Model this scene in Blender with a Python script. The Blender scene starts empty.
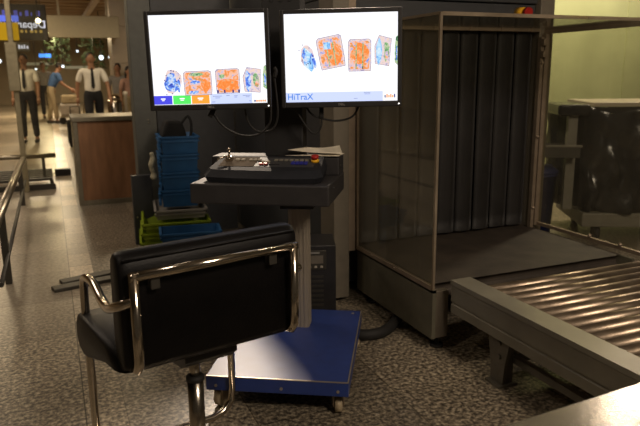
import bpy, bmesh, math, random
from mathutils import Vector, Matrix
random.seed(7)
SC = bpy.context.scene
COL = SC.collection
PI = math.pi
R = math.radians

# ------------------------------------------------------------------ materials
MATS = {}
def nodes_of(name):
    m = bpy.data.materials.new(name); m.use_nodes = True
    nt = m.node_tree; nt.nodes.clear()
    out = nt.nodes.new('ShaderNodeOutputMaterial')
    return m, nt, out

def mat(name, col, rough=.5, metal=0., var=.12, scale=18., bump=0., bscale=120., spec=.5, coat=0., stretch=None):
    """principled surface whose colour is broken up by procedural noise"""
    m, nt, out = nodes_of(name)
    p = nt.nodes.new('ShaderNodeBsdfPrincipled')
    nt.links.new(p.outputs[0], out.inputs[0])
    tc = nt.nodes.new('ShaderNodeTexCoord')
    mp = nt.nodes.new('ShaderNodeMapping')
    nt.links.new(tc.outputs['Object'], mp.inputs['Vector'])
    if stretch: mp.inputs['Scale'].default_value = stretch
    n = nt.nodes.new('ShaderNodeTexNoise'); n.inputs['Scale'].default_value = scale; n.inputs['Detail'].default_value = 5
    nt.links.new(mp.outputs[0], n.inputs['Vector'])
    r = nt.nodes.new('ShaderNodeValToRGB')
    a = [max(0, c*(1-var)) for c in col]; b = [min(1, c*(1+var)) for c in col]
    r.color_ramp.elements[0].color = (*a, 1); r.color_ramp.elements[0].position = .3
    r.color_ramp.elements[1].color = (*b, 1); r.color_ramp.elements[1].position = .7
    nt.links.new(n.outputs['Fac'], r.inputs['Fac'])
    nt.links.new(r.outputs['Color'], p.inputs['Base Color'])
    p.inputs['Roughness'].default_value = rough; p.inputs['Metallic'].default_value = metal
    p.inputs['Specular IOR Level'].default_value = spec
    p.inputs['Coat Weight'].default_value = coat
    if bump:
        n2 = nt.nodes.new('ShaderNodeTexNoise'); n2.inputs['Scale'].default_value = bscale; n2.inputs['Detail'].default_value = 4
        nt.links.new(mp.outputs[0], n2.inputs['Vector'])
        bp = nt.nodes.new('ShaderNodeBump'); bp.inputs['Strength'].default_value = bump; bp.inputs['Distance'].default_value = .01
        nt.links.new(n2.outputs['Fac'], bp.inputs['Height']); nt.links.new(bp.outputs[0], p.inputs['Normal'])
    MATS[name] = m
    return m

def emit(name, col, s=1.):
    m, nt, out = nodes_of(name)
    e = nt.nodes.new('ShaderNodeEmission'); e.inputs[0].default_value = (*col, 1); e.inputs[1].default_value = s
    nt.links.new(e.outputs[0], out.inputs[0]); MATS[name] = m
    return m

def emit_noise(name, stops, scale=40., s=1., seed=0.):
    """a lit picture on a screen: noise through a colour ramp"""
    m, nt, out = nodes_of(name)
    tc = nt.nodes.new('ShaderNodeTexCoord'); mp = nt.nodes.new('ShaderNodeMapping')
    mp.inputs['Location'].default_value = (seed, seed*1.7, 0)
    nt.links.new(tc.outputs['Object'], mp.inputs['Vector'])
    n = nt.nodes.new('ShaderNodeTexNoise'); n.inputs['Scale'].default_value = scale; n.inputs['Detail'].default_value = 3; n.inputs['Distortion'].default_value = .8
    nt.links.new(mp.outputs[0], n.inputs['Vector'])
    r = nt.nodes.new('ShaderNodeValToRGB')
    els = r.color_ramp.elements
    els[0].position, els[0].color = stops[0][0], (*stops[0][1], 1)
    els[1].position, els[1].color = stops[-1][0], (*stops[-1][1], 1)
    for pos, c in stops[1:-1]:
        e = els.new(pos); e.color = (*c, 1)
    nt.links.new(n.outputs['Fac'], r.inputs['Fac'])
    e = nt.nodes.new('ShaderNodeEmission'); e.inputs[1].default_value = s
    nt.links.new(r.outputs['Color'], e.inputs[0]); nt.links.new(e.outputs[0], out.inputs[0])
    MATS[name] = m
    return m

def glass(name, tint=(.93, .95, .9), ior=1.45, rough=.02, haze=.0, hazecol=(.5, .45, .35)):
    m, nt, out = nodes_of(name)
    t = nt.nodes.new('ShaderNodeBsdfTransparent'); t.inputs[0].default_value = (*tint, 1)
    g = nt.nodes.new('ShaderNodeBsdfGlossy'); g.inputs['Roughness'].default_value = rough
    f = nt.nodes.new('ShaderNodeFresnel')
    ge = nt.nodes.new('ShaderNodeNewGeometry'); iv = nt.nodes.new('ShaderNodeMapRange')   # same reflectance from both faces of the sheet
    iv.inputs[3].default_value = ior; iv.inputs[4].default_value = 1/ior
    nt.links.new(ge.outputs['Backfacing'], iv.inputs[0]); nt.links.new(iv.outputs[0], f.inputs[0])
    mx = nt.nodes.new('ShaderNodeMixShader')
    nt.links.new(f.outputs[0], mx.inputs[0]); nt.links.new(t.outputs[0], mx.inputs[1]); nt.links.new(g.outputs[0], mx.inputs[2])
    last = mx
    if haze:                                            # uneven milky diffuse haze mixed over the sheet
        d = nt.nodes.new('ShaderNodeBsdfDiffuse'); d.inputs[0].default_value = (*hazecol, 1)
        tc = nt.nodes.new('ShaderNodeTexCoord')
        n = nt.nodes.new('ShaderNodeTexNoise'); n.inputs['Scale'].default_value = 4; n.inputs['Detail'].default_value = 6
        nt.links.new(tc.outputs['Object'], n.inputs['Vector'])
        mr = nt.nodes.new('ShaderNodeMapRange'); mr.inputs[1].default_value = .3; mr.inputs[2].default_value = .8
        mr.inputs[3].default_value = haze*.5; mr.inputs[4].default_value = haze*1.6
        nt.links.new(n.outputs['Fac'], mr.inputs[0])
        m2 = nt.nodes.new('ShaderNodeMixShader')
        nt.links.new(mr.outputs[0], m2.inputs[0]); nt.links.new(mx.outputs[0], m2.inputs[1]); nt.links.new(d.outputs[0], m2.inputs[2])
        last = m2
    nt.links.new(last.outputs[0], out.inputs[0]); MATS[name] = m
    return m

mat('dark_plastic', (.022, .021, .022), .42, 0, .15)
mat('desk_grey', (.030, .028, .029), .55, 0, .15)
mat('keyboard_shell', (.022, .023, .027), .6, 0, .1, spec=.06)
mat('key_panel', (.15, .12, .09), .9, 0, .15, spec=.06)
mat('key_pale', (.42, .38, .31), .8, 0, .05, spec=.1)
mat('key_dark', (.04, .04, .044), .55, 0, .1)
mat('key_blue', (.03, .035, .30), .4, 0, .1)
mat('key_red', (.5, .05, .03), .4, 0, .1)
mat('stop_red', (.42, .02, .015), .35, 0, .1)
mat('stop_yellow', (.85, .45, .02), .4, 0, .1)
mat('paper', (.72, .66, .53), .8, 0, .05)
mat('blue_paint', (.018, .045, .22), .38, 0, .10, spec=.8)
mat('bare_edge', (.55, .5, .42), .35, .8, .1)
mat('aluminium', (.42, .37, .30), .42, .45, .06, stretch=(30, 30, 1))
mat('chrome', (.66, .59, .50), .14, 1., .05)
mat('gas_post', (.42, .38, .32), .22, 1., .05)
mat('steel_worn', (.40, .32, .24), .36, .9, .25, scale=14, bump=.05, bscale=60)
mat('table_steel', (.26, .24, .20), .19, .7, .12, scale=10, bump=.03, bscale=90)
mat('leather_black', (.0045, .004, .0042), .44, 0, .2, bump=.08, bscale=160, spec=.2)
mat('rubber', (.014, .013, .012), .7, 0, .2)
mat('caster_cream', (.42, .34, .22), .5, 0, .1)
mat('scanner_slate', (.044, .046, .050), .50, 0, .10)
mat('scanner_dark', (.026, .026, .027), .55, 0, .10)
mat('scanner_beige', (.20, .175, .135), .50, .2, .08)
mat('scanner_olive', (.15, .14, .10), .50, .2, .10)
mat('scanner_steel', (.20, .17, .13), .42, .5, .15, scale=5)
mat('bronze', (.34, .27, .20), .42, .5, .12)
mat('curtain_lead', (.013, .0115, .0105), .62, 0, .35, scale=7, bump=.1, bscale=30)
mat('belt_rubber', (.055, .043, .033), .62, 0, .30, scale=9, bump=.1, bscale=40)
mat('rail_metal', (.33, .31, .25), .45, .45, .10, scale=6)
mat('rail_dark', (.17, .155, .125), .48, .4, .1)
mat('tray_blue', (.018, .105, .27), .48, 0, .12)
mat('tray_lime', (.27, .36, .012), .5, 0, .12)
mat('tray_grey', (.30, .28, .25), .55, 0, .1)
mat('column_grey', (.11, .113, .10), .55, 0, .1)
mat('wood', (.31, .155, .075), .5, 0, .22, scale=3.5, stretch=(5, 5, 1))
mat('counter_metal', (.30, .27, .20), .38, .7, .1)
mat('dark_metal', (.07, .065, .055), .45, .5, .1)
mat('hall_metal', (.40, .35, .26), .32, .85, .1)
mat('brass_post', (.42, .37, .24), .38, .6, .12)
mat('green_wall', (.40, .43, .22), .26, 0, .13, scale=1.4, spec=.45)
mat('wall_tan', (.46, .38, .26), .55, 0, .08, scale=2)
mat('cladding', (.60, .50, .36), .32, .1, .10, scale=2)
mat('board_cream', (.62, .55, .39), .5, 0, .04)
mat('ceiling_tan', (.40, .29, .18), .6, 0, .15, scale=1.5)
mat('ceiling_grey', (.30, .27, .22), .7, 0, .08)
mat('hall_dark', (.07, .064, .05), .5, 0, .6, scale=.9)
mat('foliage', (.022, .045, .012), .6, 0, .5, scale=9)
mat('black_plastic_film', (.014, .014, .015), .24, 0, .2, bump=.6, bscale=9, spec=.6)
mat('trolley_top', (.48, .42, .31), .45, 0, .06)
mat('trolley_grey', (.22, .205, .165), .5, 0, .08)
mat('bin_blue', (.012, .022, .10), .5, 0, .1)
mat('cloth_black', (.010, .010, .010), .85, 0, .3)
mat('cloth_pale', (.45, .42, .30), .85, 0, .2)
mat('skin', (.33, .17, .10), .55, 0, .08)
mat('hair', (.012, .009, .008), .6, 0, .2)
mat('shirt_white', (.80, .77, .72), .8, 0, .05)
mat('shirt_blue', (.05, .11, .25), .8, 0, .1)
mat('shirt_pink', (.42, .25, .2), .8, 0, .1)
mat('shirt_grey', (.26, .25, .25), .8, 0, .1)
mat('trousers_black', (.012, .012, .016), .85, 0, .2)
mat('trousers_khaki', (.33, .26, .16), .85, 0, .1)
mat('shoe', (.015, .012, .01), .4, 0, .1)
mat('suitcase', (.30, .26, .22), .5, 0, .15)
mat('led_white', (.75, .7, .62), .4, 0, .02)
mat('text_grey', (.35, .34, .32), .4, .3, .02)
mat('text_print', (.05, .05, .05), .6, 0, .02)
mat('lcd', (.17, .15, .12), .3, 0, .1)
mat('sign_yellow_body', (.30, .20, .02), .5, 0, .1)
glass('acrylic', (.90, .90, .84), 1.42, .03, .085, (.45, .41, .32))
glass('acrylic_edge', (.60, .52, .40), 1.5, .1, .5, (.42, .35, .26))
glass('partition_glass', (.90, .90, .84), 1.45, .02, .03, (.5, .45, .36))
emit('screen_white', (.955, .955, 1.0), 1.0)
emit('screen_blue', (.075, .075, .74), .95)
emit('screen_green', (.10, .80, .13), .95)
emit('screen_orange', (1.0, .36, .045), .95)
emit('screen_bar', (.56, .63, .93), 1.0)
emit('screen_ink', (.30, .36, .55), .8)
emit('screen_text_blue', (.09, .25, .74), .9)
emit('screen_dark', (.05, .05, .22), .8)
emit('screen_line', (.16, .12, .24), .8)
emit('screen_orange_dot', (.95, .30, .06), .9)
emit('led_on', (1, .95, .9), 2.5)
PALE = (.95, .86, .86)
emit_noise('xray_mixed', [(.30, (.20, .30, .75)), (.42, (.78, .58, .62)), (.50, (.95, .50, .30)), (.60, (.95, .28, .06)), (.72, (.35, .36, .20))], 60, .88, 1.)
emit_noise('xray_orange', [(.28, (.22, .33, .20)), (.38, (.95, .45, .22)), (.50, (1, .24, .04)), (.66, (1, .33, .10)), (.78, (.8, .6, .5))], 60, .88, 4.)
emit_noise('xray_blue', [(.30, (.05, .07, .45)), (.42, (.10, .22, .85)), (.52, (.32, .55, .95)), (.62, (.80, .85, .98)), (.74, (.10, .10, .40))], 70, .85, 9.)
emit_noise('xray_cyan', [(.30, (.08, .12, .55)), (.42, (.20, .50, .95)), (.55, (.50, .78, 1)), (.68, (.75, .88, 1))], 60, .85, 3.)
emit_noise('xray_green', [(.30, (.06, .12, .08)), (.45, (.20, .45, .20)), (.58, (.60, .65, .40)), (.70, (.15, .15, .25))], 90, .9, 2.)
emit_noise('xray_pale', [(.30, (.42, .36, .52)), (.45, (.78, .66, .74)), (.58, (.90, .66, .52)), (.70, (.55, .54, .74))], 75, .88, 6.)

def floor_material():
    m, nt, out = nodes_of('granite_floor')
    N = nt.nodes.new; L = nt.links.new
    p = N('ShaderNodeBsdfPrincipled'); L(p.outputs[0], out.inputs[0])
    geo = N('ShaderNodeNewGeometry')
    sep = N('ShaderNodeSeparateXYZ'); L(geo.outputs['Position'], sep.inputs[0])
    # granite flecks
    v = N('ShaderNodeTexNoise'); v.inputs['Scale'].default_value = 54; v.inputs['Detail'].default_value = 4; v.inputs['Roughness'].default_value = .65
    L(geo.outputs['Position'], v.inputs['Vector'])
    r = N('ShaderNodeValToRGB'); e = r.color_ramp.elements
    e[0].position, e[0].color = .36, (.045, .038, .030, 1)
    e[1].position, e[1].color = .66, (.52, .45, .33, 1)
    k = e.new(.48); k.color = (.17, .142, .105, 1)
    k = e.new(.56); k.color = (.32, .27, .19, 1)
    L(v.outputs['Fac'], r.inputs['Fac'])
    # hall side: slabs coloured paler, blended in with distance, flecks finer and fainter
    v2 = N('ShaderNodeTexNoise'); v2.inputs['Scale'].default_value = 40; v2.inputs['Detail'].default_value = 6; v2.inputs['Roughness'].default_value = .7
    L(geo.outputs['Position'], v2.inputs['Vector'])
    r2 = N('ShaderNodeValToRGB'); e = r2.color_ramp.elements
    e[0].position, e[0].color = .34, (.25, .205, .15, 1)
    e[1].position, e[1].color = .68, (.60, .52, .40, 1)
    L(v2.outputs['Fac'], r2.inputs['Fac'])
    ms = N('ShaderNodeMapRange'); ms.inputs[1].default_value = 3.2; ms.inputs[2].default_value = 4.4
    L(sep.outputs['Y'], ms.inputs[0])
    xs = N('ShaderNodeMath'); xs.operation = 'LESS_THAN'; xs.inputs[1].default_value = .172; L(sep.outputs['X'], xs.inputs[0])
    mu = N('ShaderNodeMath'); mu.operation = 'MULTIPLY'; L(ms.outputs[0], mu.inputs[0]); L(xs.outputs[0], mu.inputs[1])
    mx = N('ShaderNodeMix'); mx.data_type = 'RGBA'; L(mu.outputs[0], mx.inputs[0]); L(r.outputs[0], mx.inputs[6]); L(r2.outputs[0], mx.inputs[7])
    # slabs differ a little in tone, thin joints between them
    br = N('ShaderNodeTexBrick'); br.offset = 0; br.inputs['Scale'].default_value = 1
    br.inputs['Brick Width'].default_value = .60; br.inputs['Row Height'].default_value = .60
    br.inputs['Mortar Size'].default_value = .003; br.inputs['Mortar Smooth'].default_value = .3
    br.inputs['Color1'].default_value = (.74, .74, .74, 1); br.inputs['Color2'].default_value = (1.18, 1.18, 1.18, 1); br.inputs['Mortar'].default_value = (.42, .40, .36, 1)
    mp = N('ShaderNodeMapping'); mp.inputs['Location'].default_value = (-.02, .28, 0)
    L(geo.outputs['Position'], mp.inputs['Vector']); L(mp.outputs[0], br.inputs['Vector'])
    m2 = N('ShaderNodeMix'); m2.data_type = 'RGBA'; m2.blend_type = 'MULTIPLY'; m2.inputs[0].default_value = 1
    L(mx.outputs[2], m2.inputs[6]); L(br.outputs['Color'], m2.inputs[7])
    # the narrow border course of paler stone along the walkway, cut into short pieces
    b2 = N('ShaderNodeTexBrick'); b2.offset = 0; b2.inputs['Scale'].default_value = 1; b2.inputs['Brick Width'].default_value = .155; b2.inputs['Row Height'].default_value = .33
    b2.inputs['Mortar Size'].default_value = .004; b2.inputs['Color1'].default_value = (1.0, 1.0, 1.0, 1); b2.inputs['Color2'].default_value = (1.6, 1.55, 1.5, 1); b2.inputs['Mortar'].default_value = (.5, .48, .44, 1)
    mq = N('ShaderNodeMapping'); mq.inputs['Location'].default_value = (-.018, 0, 0); L(geo.outputs['Position'], mq.inputs['Vector']); L(mq.outputs[0], b2.inputs['Vector'])
    g1 = N('ShaderNodeMath'); g1.operation = 'GREATER_THAN'; g1.inputs[1].default_value = .018; L(sep.outputs['X'], g1.inputs[0])
    g2 = N('ShaderNodeMath'); g2.operation = 'MULTIPLY'; L(g1.outputs[0], g2.inputs[0]); L(xs.outputs[0], g2.inputs[1])
    m3 = N('ShaderNodeMix'); m3.data_type = 'RGBA'; m3.blend_type = 'MULTIPLY'; L(g2.outputs[0], m3.inputs[0]); L(m2.outputs[2], m3.inputs[6]); L(b2.outputs['Color'], m3.inputs[7])
    L(m3.outputs[2], p.inputs['Base Color'])
    p.inputs['Roughness'].default_value = .30; p.inputs['Specular IOR Level'].default_value = .4
    MATS['granite_floor'] = m
    return m
floor_material()

# ------------------------------------------------------------------ mesh helpers
class MB:
    """collects shapes; build() links them as ONE mesh object"""
    def __init__(self, M=None):
        self.v = []; self.f = []; self.mi = []; self.M = M or Matrix.Identity(4); self.sm = []
    def add(self, vs, fs, mi=0, smooth=False):
        o = len(self.v)
        self.v += [tuple(self.M @ Vector(p)) for p in vs]
        for q in fs:
            self.f.append([o+i for i in q]); self.mi.append(mi); self.sm.append(smooth)
        return self
    def box(self, x0, x1, y0, y1, z0, z1, mi=0, bev=0.):
        x0, x1 = sorted((x0, x1)); y0, y1 = sorted((y0, y1)); z0, z1 = sorted((z0, z1))
        if bev <= 0:
            vs = [(x0,y0,z0),(x1,y0,z0),(x1,y1,z0),(x0,y1,z0),(x0,y0,z1),(x1,y0,z1),(x1,y1,z1),(x0,y1,z1)]
            fs = [(0,3,2,1),(4,5,6,7),(0,1,5,4),(1,2,6,5),(2,3,7,6),(3,0,4,7)]
            return self.add(vs, fs, mi)
        bm = bmesh.new()
        r = bmesh.ops.create_cube(bm, size=1)
        for w in bm.verts:
            w.co = Vector(((x0+x1)/2 + w.co.x*(x1-x0), (y0+y1)/2 + w.co.y*(y1-y0), (z0+z1)/2 + w.co.z*(z1-z0)))
        bev = min(bev, .49*min(x1-x0, y1-y0, z1-z0))
        bmesh.ops.bevel(bm, geom=bm.edges[:], offset=bev, segments=2, profile=.5, affect='EDGES')
        return self.bm(bm, mi)
    def bm(self, bm, mi=0, smooth=False):
        bm.verts.index_update()
        vs = [v.co.copy() for v in bm.verts]; fs = [[v.index for v in f.verts] for f in bm.faces]
        bm.free()
        return self.add(vs, fs, mi, smooth)
    def tube(self, pts, r, n=12, mi=0, closed=False, cap=True):
        """round tube swept along points (radius may be a list)"""
        P = [Vector(p) for p in pts]; k = len(P)
        rs = r if isinstance(r, (list, tuple)) else [r]*k
        vs = []; fs = []
        prev = None
        for i in range(k):
            if closed: t = (P[(i+1) % k]-P[i-1]).normalized()
            elif i == 0: t = (P[1]-P[0]).normalized()
            elif i == k-1: t = (P[-1]-P[-2]).normalized()
            else: t = ((P[i+1]-P[i]).normalized()+(P[i]-P[i-1]).normalized()).normalized()
            if prev is None:
                a = Vector((0,0,1)) if abs(t.z) < .9 else Vector((1,0,0))
                s = t.cross(a).normalized()
            else:
                s = (prev - t*prev.dot(t)).normalized()
            prev = s; b = t.cross(s)
            for j in range(n):
                q = 2*PI*j/n
                vs.append(P[i]+(s*math.cos(q)+b*math.sin(q))*rs[i])
        m = k if closed else k-1
        for i in range(m):
            for j in range(n):
                a = i*n+j; b2 = i*n+(j+1) % n; c = ((i+1) % k)*n+(j+1) % n; d = ((i+1) % k)*n+j
                fs.append((a, b2, c, d))
        self.add(vs, fs, mi, True)
        if cap and not closed:
            o = len(self.v)-len(vs)
            self.f.append([o+j for j in range(n)][::-1]); self.mi.append(mi); self.sm.append(False)
            self.f.append([o+(k-1)*n+j for j in range(n)]); self.mi.append(mi); self.sm.append(False)
        return self
    def cyl(self, p0, p1, r0, r1=None, n=20, mi=0):
        return self.tube([p0, p1], [r0, r0 if r1 is None else r1], n, mi)
    def lathe(self, prof, c, n=24, mi=0):
        """profile of (radius, z) about a vertical axis through c"""
        vs = []; fs = []; k = len(prof)
        for (r, z) in prof:
            for j in range(n):
                q = 2*PI*j/n
                vs.append((c[0]+r*math.cos(q), c[1]+r*math.sin(q), c[2]+z))
        for i in range(k-1):
            for j in range(n):
                fs.append((i*n+j, i*n+(j+1) % n, (i+1)*n+(j+1) % n, (i+1)*n+j))
        fs.append(tuple(range(n))[::-1]); fs.append(tuple((k-1)*n+j for j in range(n)))
        return self.add(vs, fs, mi, True)
    def ball(self, c, r, mi=0, n=14):
        bm = bmesh.new(); bmesh.ops.create_uvsphere(bm, u_segments=n, v_segments=max(6, n//2+1), radius=1)
        rr = r if isinstance(r, (tuple, list)) else (r, r, r)
        for v in bm.verts: v.co = Vector((c[0]+v.co.x*rr[0], c[1]+v.co.y*rr[1], c[2]+v.co.z*rr[2]))
        return self.bm(bm, mi, True)
    def prism(self, poly, a0, a1, axis='x', mi=0, smooth=False, bev=0.):
        """polygon extruded along an axis: axis x -> poly is (y,z); y -> (x,z); z -> (x,y)"""
        def put(p, a):
            return {'x': (a, p[0], p[1]), 'y': (p[0], a, p[1]), 'z': (p[0], p[1], a)}[axis]
        n = len(poly)
        vs = [put(p, a0) for p in poly]+[put(p, a1) for p in poly]
        fs = [tuple(range(n))[::-1], tuple(range(n, 2*n))]+[(i, (i+1) % n, n+(i+1) % n, n+i) for i in range(n)]
        bm = bmesh.new(); vv = [bm.verts.new(v) for v in vs]
        for f in fs: bm.faces.new([vv[i] for i in f])
        bmesh.ops.recalc_face_normals(bm, faces=bm.faces[:])
        if bev: bmesh.ops.bevel(bm, geom=bm.edges[:], offset=bev, segments=3, profile=.5, affect='EDGES', clamp_overlap=True)
        return self.bm(bm, mi, smooth)
    def quad(self, pts, mi=0):
        return self.add(pts, [tuple(range(len(pts)))], mi)
    def build(self, name, m, parent=None, smooth=False):
        me = bpy.data.meshes.new(name)
        me.from_pydata(self.v, [], self.f)
        ms = m if isinstance(m, (list, tuple)) else [m]
        for k in ms: me.materials.append(MATS[k])
        for p, i, s in zip(me.polygons, self.mi, self.sm):
            p.material_index = i; p.use_smooth = s or smooth
        me.validate(); me.update()
        o = bpy.data.objects.new(name, me); COL.objects.link(o)
        if parent: o.parent = parent
        return o

def tag(o, label=None, cat=None, group=None, kind=None):
    if label: o['label'] = label
    if cat: o['category'] = cat
    if group: o['group'] = group
    if kind: o['kind'] = kind
    return o
def thing(name, label, cat, loc=(0,0,0), rz=0., group=None):
    o = bpy.data.objects.new(name, None); COL.objects.link(o)
    o.empty_display_size = .1; o.location = loc; o.rotation_euler = (0, 0, rz)
    return tag(o, label, cat, group)
def struct(name, mb, m):
    o = mb.build(name, m); o['kind'] = 'structure'
    return o
def text_mesh(mb, s, M, size, mi=0, depth=.0008, align='LEFT', bold=False):
    """lettering turned into mesh faces and added to mb with matrix M (text lies in local xy)"""
    cu = bpy.data.curves.new('lettering', 'FONT'); cu.body = s; cu.size = size; cu.extrude = depth; cu.align_x = align
    if bold: cu.offset = size*.012
    o = bpy.data.objects.new('lettering', cu); COL.objects.link(o)
    dg = bpy.context.evaluated_depsgraph_get()
    me = bpy.data.meshes.new_from_object(o.evaluated_get(dg))
    mb.add([M @ v.co for v in me.vertices], [tuple(p.vertices) for p in me.polygons], mi)
    bpy.data.objects.remove(o); bpy.data.curves.remove(cu); bpy.data.meshes.remove(me)
def copy_tree(o, parent=None):
    c = o.copy(); COL.objects.link(c)
    if parent: c.parent = parent
    for ch in [q for q in bpy.data.objects if q.parent == o]: copy_tree(ch, c)
    return c
def arc(c, r, a0, a1, n, ax1, ax2):
    c = Vector(c); ax1 = Vector(ax1); ax2 = Vector(ax2)
    return [c+ax1*r*math.cos(a0+(a1-a0)*i/n)+ax2*r*math.sin(a0+(a1-a0)*i/n) for i in range(n+1)]
def smooth_path(pts, n=6):
    """Catmull-Rom through points"""
    P = [Vector(p) for p in pts]; P = [P[0]*2-P[1]]+P+[P[-1]*2-P[-2]]
    out = []
    for i in range(1, len(P)-2):
        for k in range(n):
            t = k/n
            out.append(.5*((2*P[i])+(P[i+1]-P[i-1])*t+(2*P[i-1]-5*P[i]+4*P[i+1]-P[i+2])*t*t+(3*P[i]-P[i-1]-3*P[i+1]+P[i+2])*t**3))
    out.append(P[-2])
    return out

# ------------------------------------------------------------------ camera
TH, PSI, ROLL = R(12.3154), R(22.5206), .010
cam = bpy.data.cameras.new('camera'); co = bpy.data.objects.new('camera', cam); COL.objects.link(co)
fh = Vector((math.sin(PSI), math.cos(PSI), 0)); rt = Vector((math.cos(PSI), -math.sin(PSI), 0)); up = Vector((0,0,1))
fwd = fh*math.cos(TH)-up*math.sin(TH); dn = -(up*math.cos(TH)+fh*math.sin(TH))
cx = rt*math.cos(ROLL)+dn*math.sin(ROLL); cd = -rt*math.sin(ROLL)+dn*math.cos(ROLL)
M = Matrix((cx, -cd, -fwd)).transposed().to_4x4(); M.translation = Vector((0, 0, 1.3))
co.matrix_world = M
cam.sensor_width = 36; cam.lens = 36.0; cam.clip_start = .05; cam.clip_end = 200
cam.dof.use_dof = True; cam.dof.focus_distance = 2.4; cam.dof.aperture_fstop = 4.5
SC.camera = co

# ------------------------------------------------------------------ setting
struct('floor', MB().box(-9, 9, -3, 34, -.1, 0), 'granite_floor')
struct('ceiling', MB().box(-9, 9, -3, 12.5, 3.5, 3.6), 'ceiling_grey')
cb = MB().box(-9, 9, 12.5, 34, 3.05, 3.15)
for i in range(26): cb.box(-9, 9, 12.6+i*.8, 12.7+i*.8, 2.99, 3.05)
for x in (-3.5, -1.2, 1.1, 3.2): cb.box(x, x+.12, 12.5, 34, 2.90, 3.05)
o = struct('ceiling', cb, 'ceiling_tan')
struct('wall_far', MB().box(-9, 9, 33.8, 34, 0, 3.05), 'wall_tan')
struct('wall_left', MB().box(-9.2, -9, -3, 34, 0, 3.5), 'wall_tan')
gw = MB().box(2.95, 9, 5.6, 5.75, 0, 3.5)
for x in (4.35, 4.95, 6.1): gw.box(x, x+.012, 5.59, 5.6, 0, 3.5)
struct('wall_right', gw, 'green_wall')
# pale clad pillar in the hall
pl = MB()
for i in range(4): pl.box(1.36, 2.3, 15, 15.9, i*.78, i*.78+.774)
struct('wall_pillar', pl, 'cladding')
# cream bulkhead board hung across the hall
bb = MB().box(.10, 1.44, 14, 14.12, 2.04, 2.46, 0, .01).box(.3, .34, 14.04, 14.08, 2.46, 3.0).box(1.2, 1.24, 14.04, 14.08, 2.46, 3.0)
tag(bb.build('hanging_board', 'board_cream'), 'long blank cream board hanging from the hall ceiling above the walking officer', 'board')

# ------------------------------------------------------------------ x-ray scanner
S = thing('baggage_scanner', 'large dark grey walk-up baggage scanner with hanging curtain and clear hood', 'x-ray scanner', (2.2, 4.4, 0))
S_M = Matrix.Translation((-2.2, -4.4, 0))
def part(name, mb_fn, m, parent=S, Mx=S_M, **k):
    mb = MB(Mx); mb_fn(mb); o = mb.build(name, m, parent)
    for a, b in k.items(): o[a] = b
    return o
def f(mb):
    mb.box(1.52, 2.77, 3.24, 3.9, 1.56, 1.69, 0, .004)              # header over the tunnel
    mb.box(1.415, 2.88, 3.235, 6.6, 1.697, 2.05, 0, .006)            # upper cover
    mb.box(1.415, 1.56, 3.40, 5.22, .05, 1.692)                       # side wall, two panels with a joint
    mb.box(1.415, 1.56, 5.228, 6.6, .05, 1.692)
    mb.box(2.78, 2.88, 3.40, 6.6, .05, 1.692)
    mb.box(1.56, 2.78, 3.9, 6.6, 1.45, 1.69)
    mb.box(1.56, 2.78, 3.4, 6.6, .05, .26)
    mb.box(1.56, 2.78, 5.4, 5.5, .26, 1.45)
part('body', f, 'scanner_slate')
part('front_column', lambda mb: mb.box(1.412, 1.505, 3.2, 3.395, .03, 2.05, 0, .003), 'scanner_beige')
part('front_column', lambda mb: mb.box(2.78, 2.885, 3.2, 3.395, .0, 2.05, 0, .003), 'scanner_beige')
part('inner_jamb', lambda mb: mb.box(1.505, 1.552, 3.215, 3.39, .30, 1.70), 'bronze')
# clear hood: side panes, top pane, edge strips, rails
hd = part('hood', lambda mb: (mb.box(1.553, 1.559, 2.405, 3.19, .335, 1.535), mb.box(1.56, 2.82, 2.41, 3.19, 1.541, 1.547), mb.box(2.826, 2.832, 2.405, 3.19, .335, 1.52)), 'acrylic', label='clear hazy plastic hood panes')
part('hood_edge', lambda mb: (mb.box(1.550, 1.562, 2.393, 2.405, .32, 1.548), mb.box(1.562, 2.836, 2.393, 2.405, 1.534, 1.55), mb.box(1.550, 1.56, 2.405, 3.19, 1.538, 1.55)), 'acrylic_edge', hd)
part('side_rail', lambda mb: (mb.box(1.548, 1.566, 2.41, 3.2, .312, .334), mb.box(1.549, 1.560, 3.185, 3.2, .334, 1.56), mb.ball((1.547, 2.75, .325), .006), mb.ball((1.547, 3.0, .325), .006)), 'bronze', hd)
def f(mb):
    mb.box(2.815, 2.842, 2.30, 3.2, 1.52, 1.556)
    mb.box(2.818, 2.838, 2.37, 3.2, .335, .355)
    mb.box(2.80, 2.835, 3.165, 3.198, .335, 1.52)
    mb.box(2.772, 2.795, 3.17, 3.198, .32, 1.50)
    for z in (.45, .9, 1.35): mb.ball((2.783, 3.165, z), .011)
    for z in (1.40, 1.47): mb.box(2.768, 2.80, 3.14, 3.17, z-.02, z+.02, 0, .004)
    for y in (2.5, 2.72): mb.ball((2.816, y, .366), .012)
part('side_rail', f, 'bronze', hd)
def f(mb):
    mb.box(1.56, 2.775, 3.185, 3.225, 1.532, 1.562)
    for x in (1.78, 2.02, 2.26, 2.48, 2.70): mb.box(x, x+.016, 3.178, 3.185, 1.530, 1.564)
part('curtain_rail', f, 'bronze')
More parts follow.
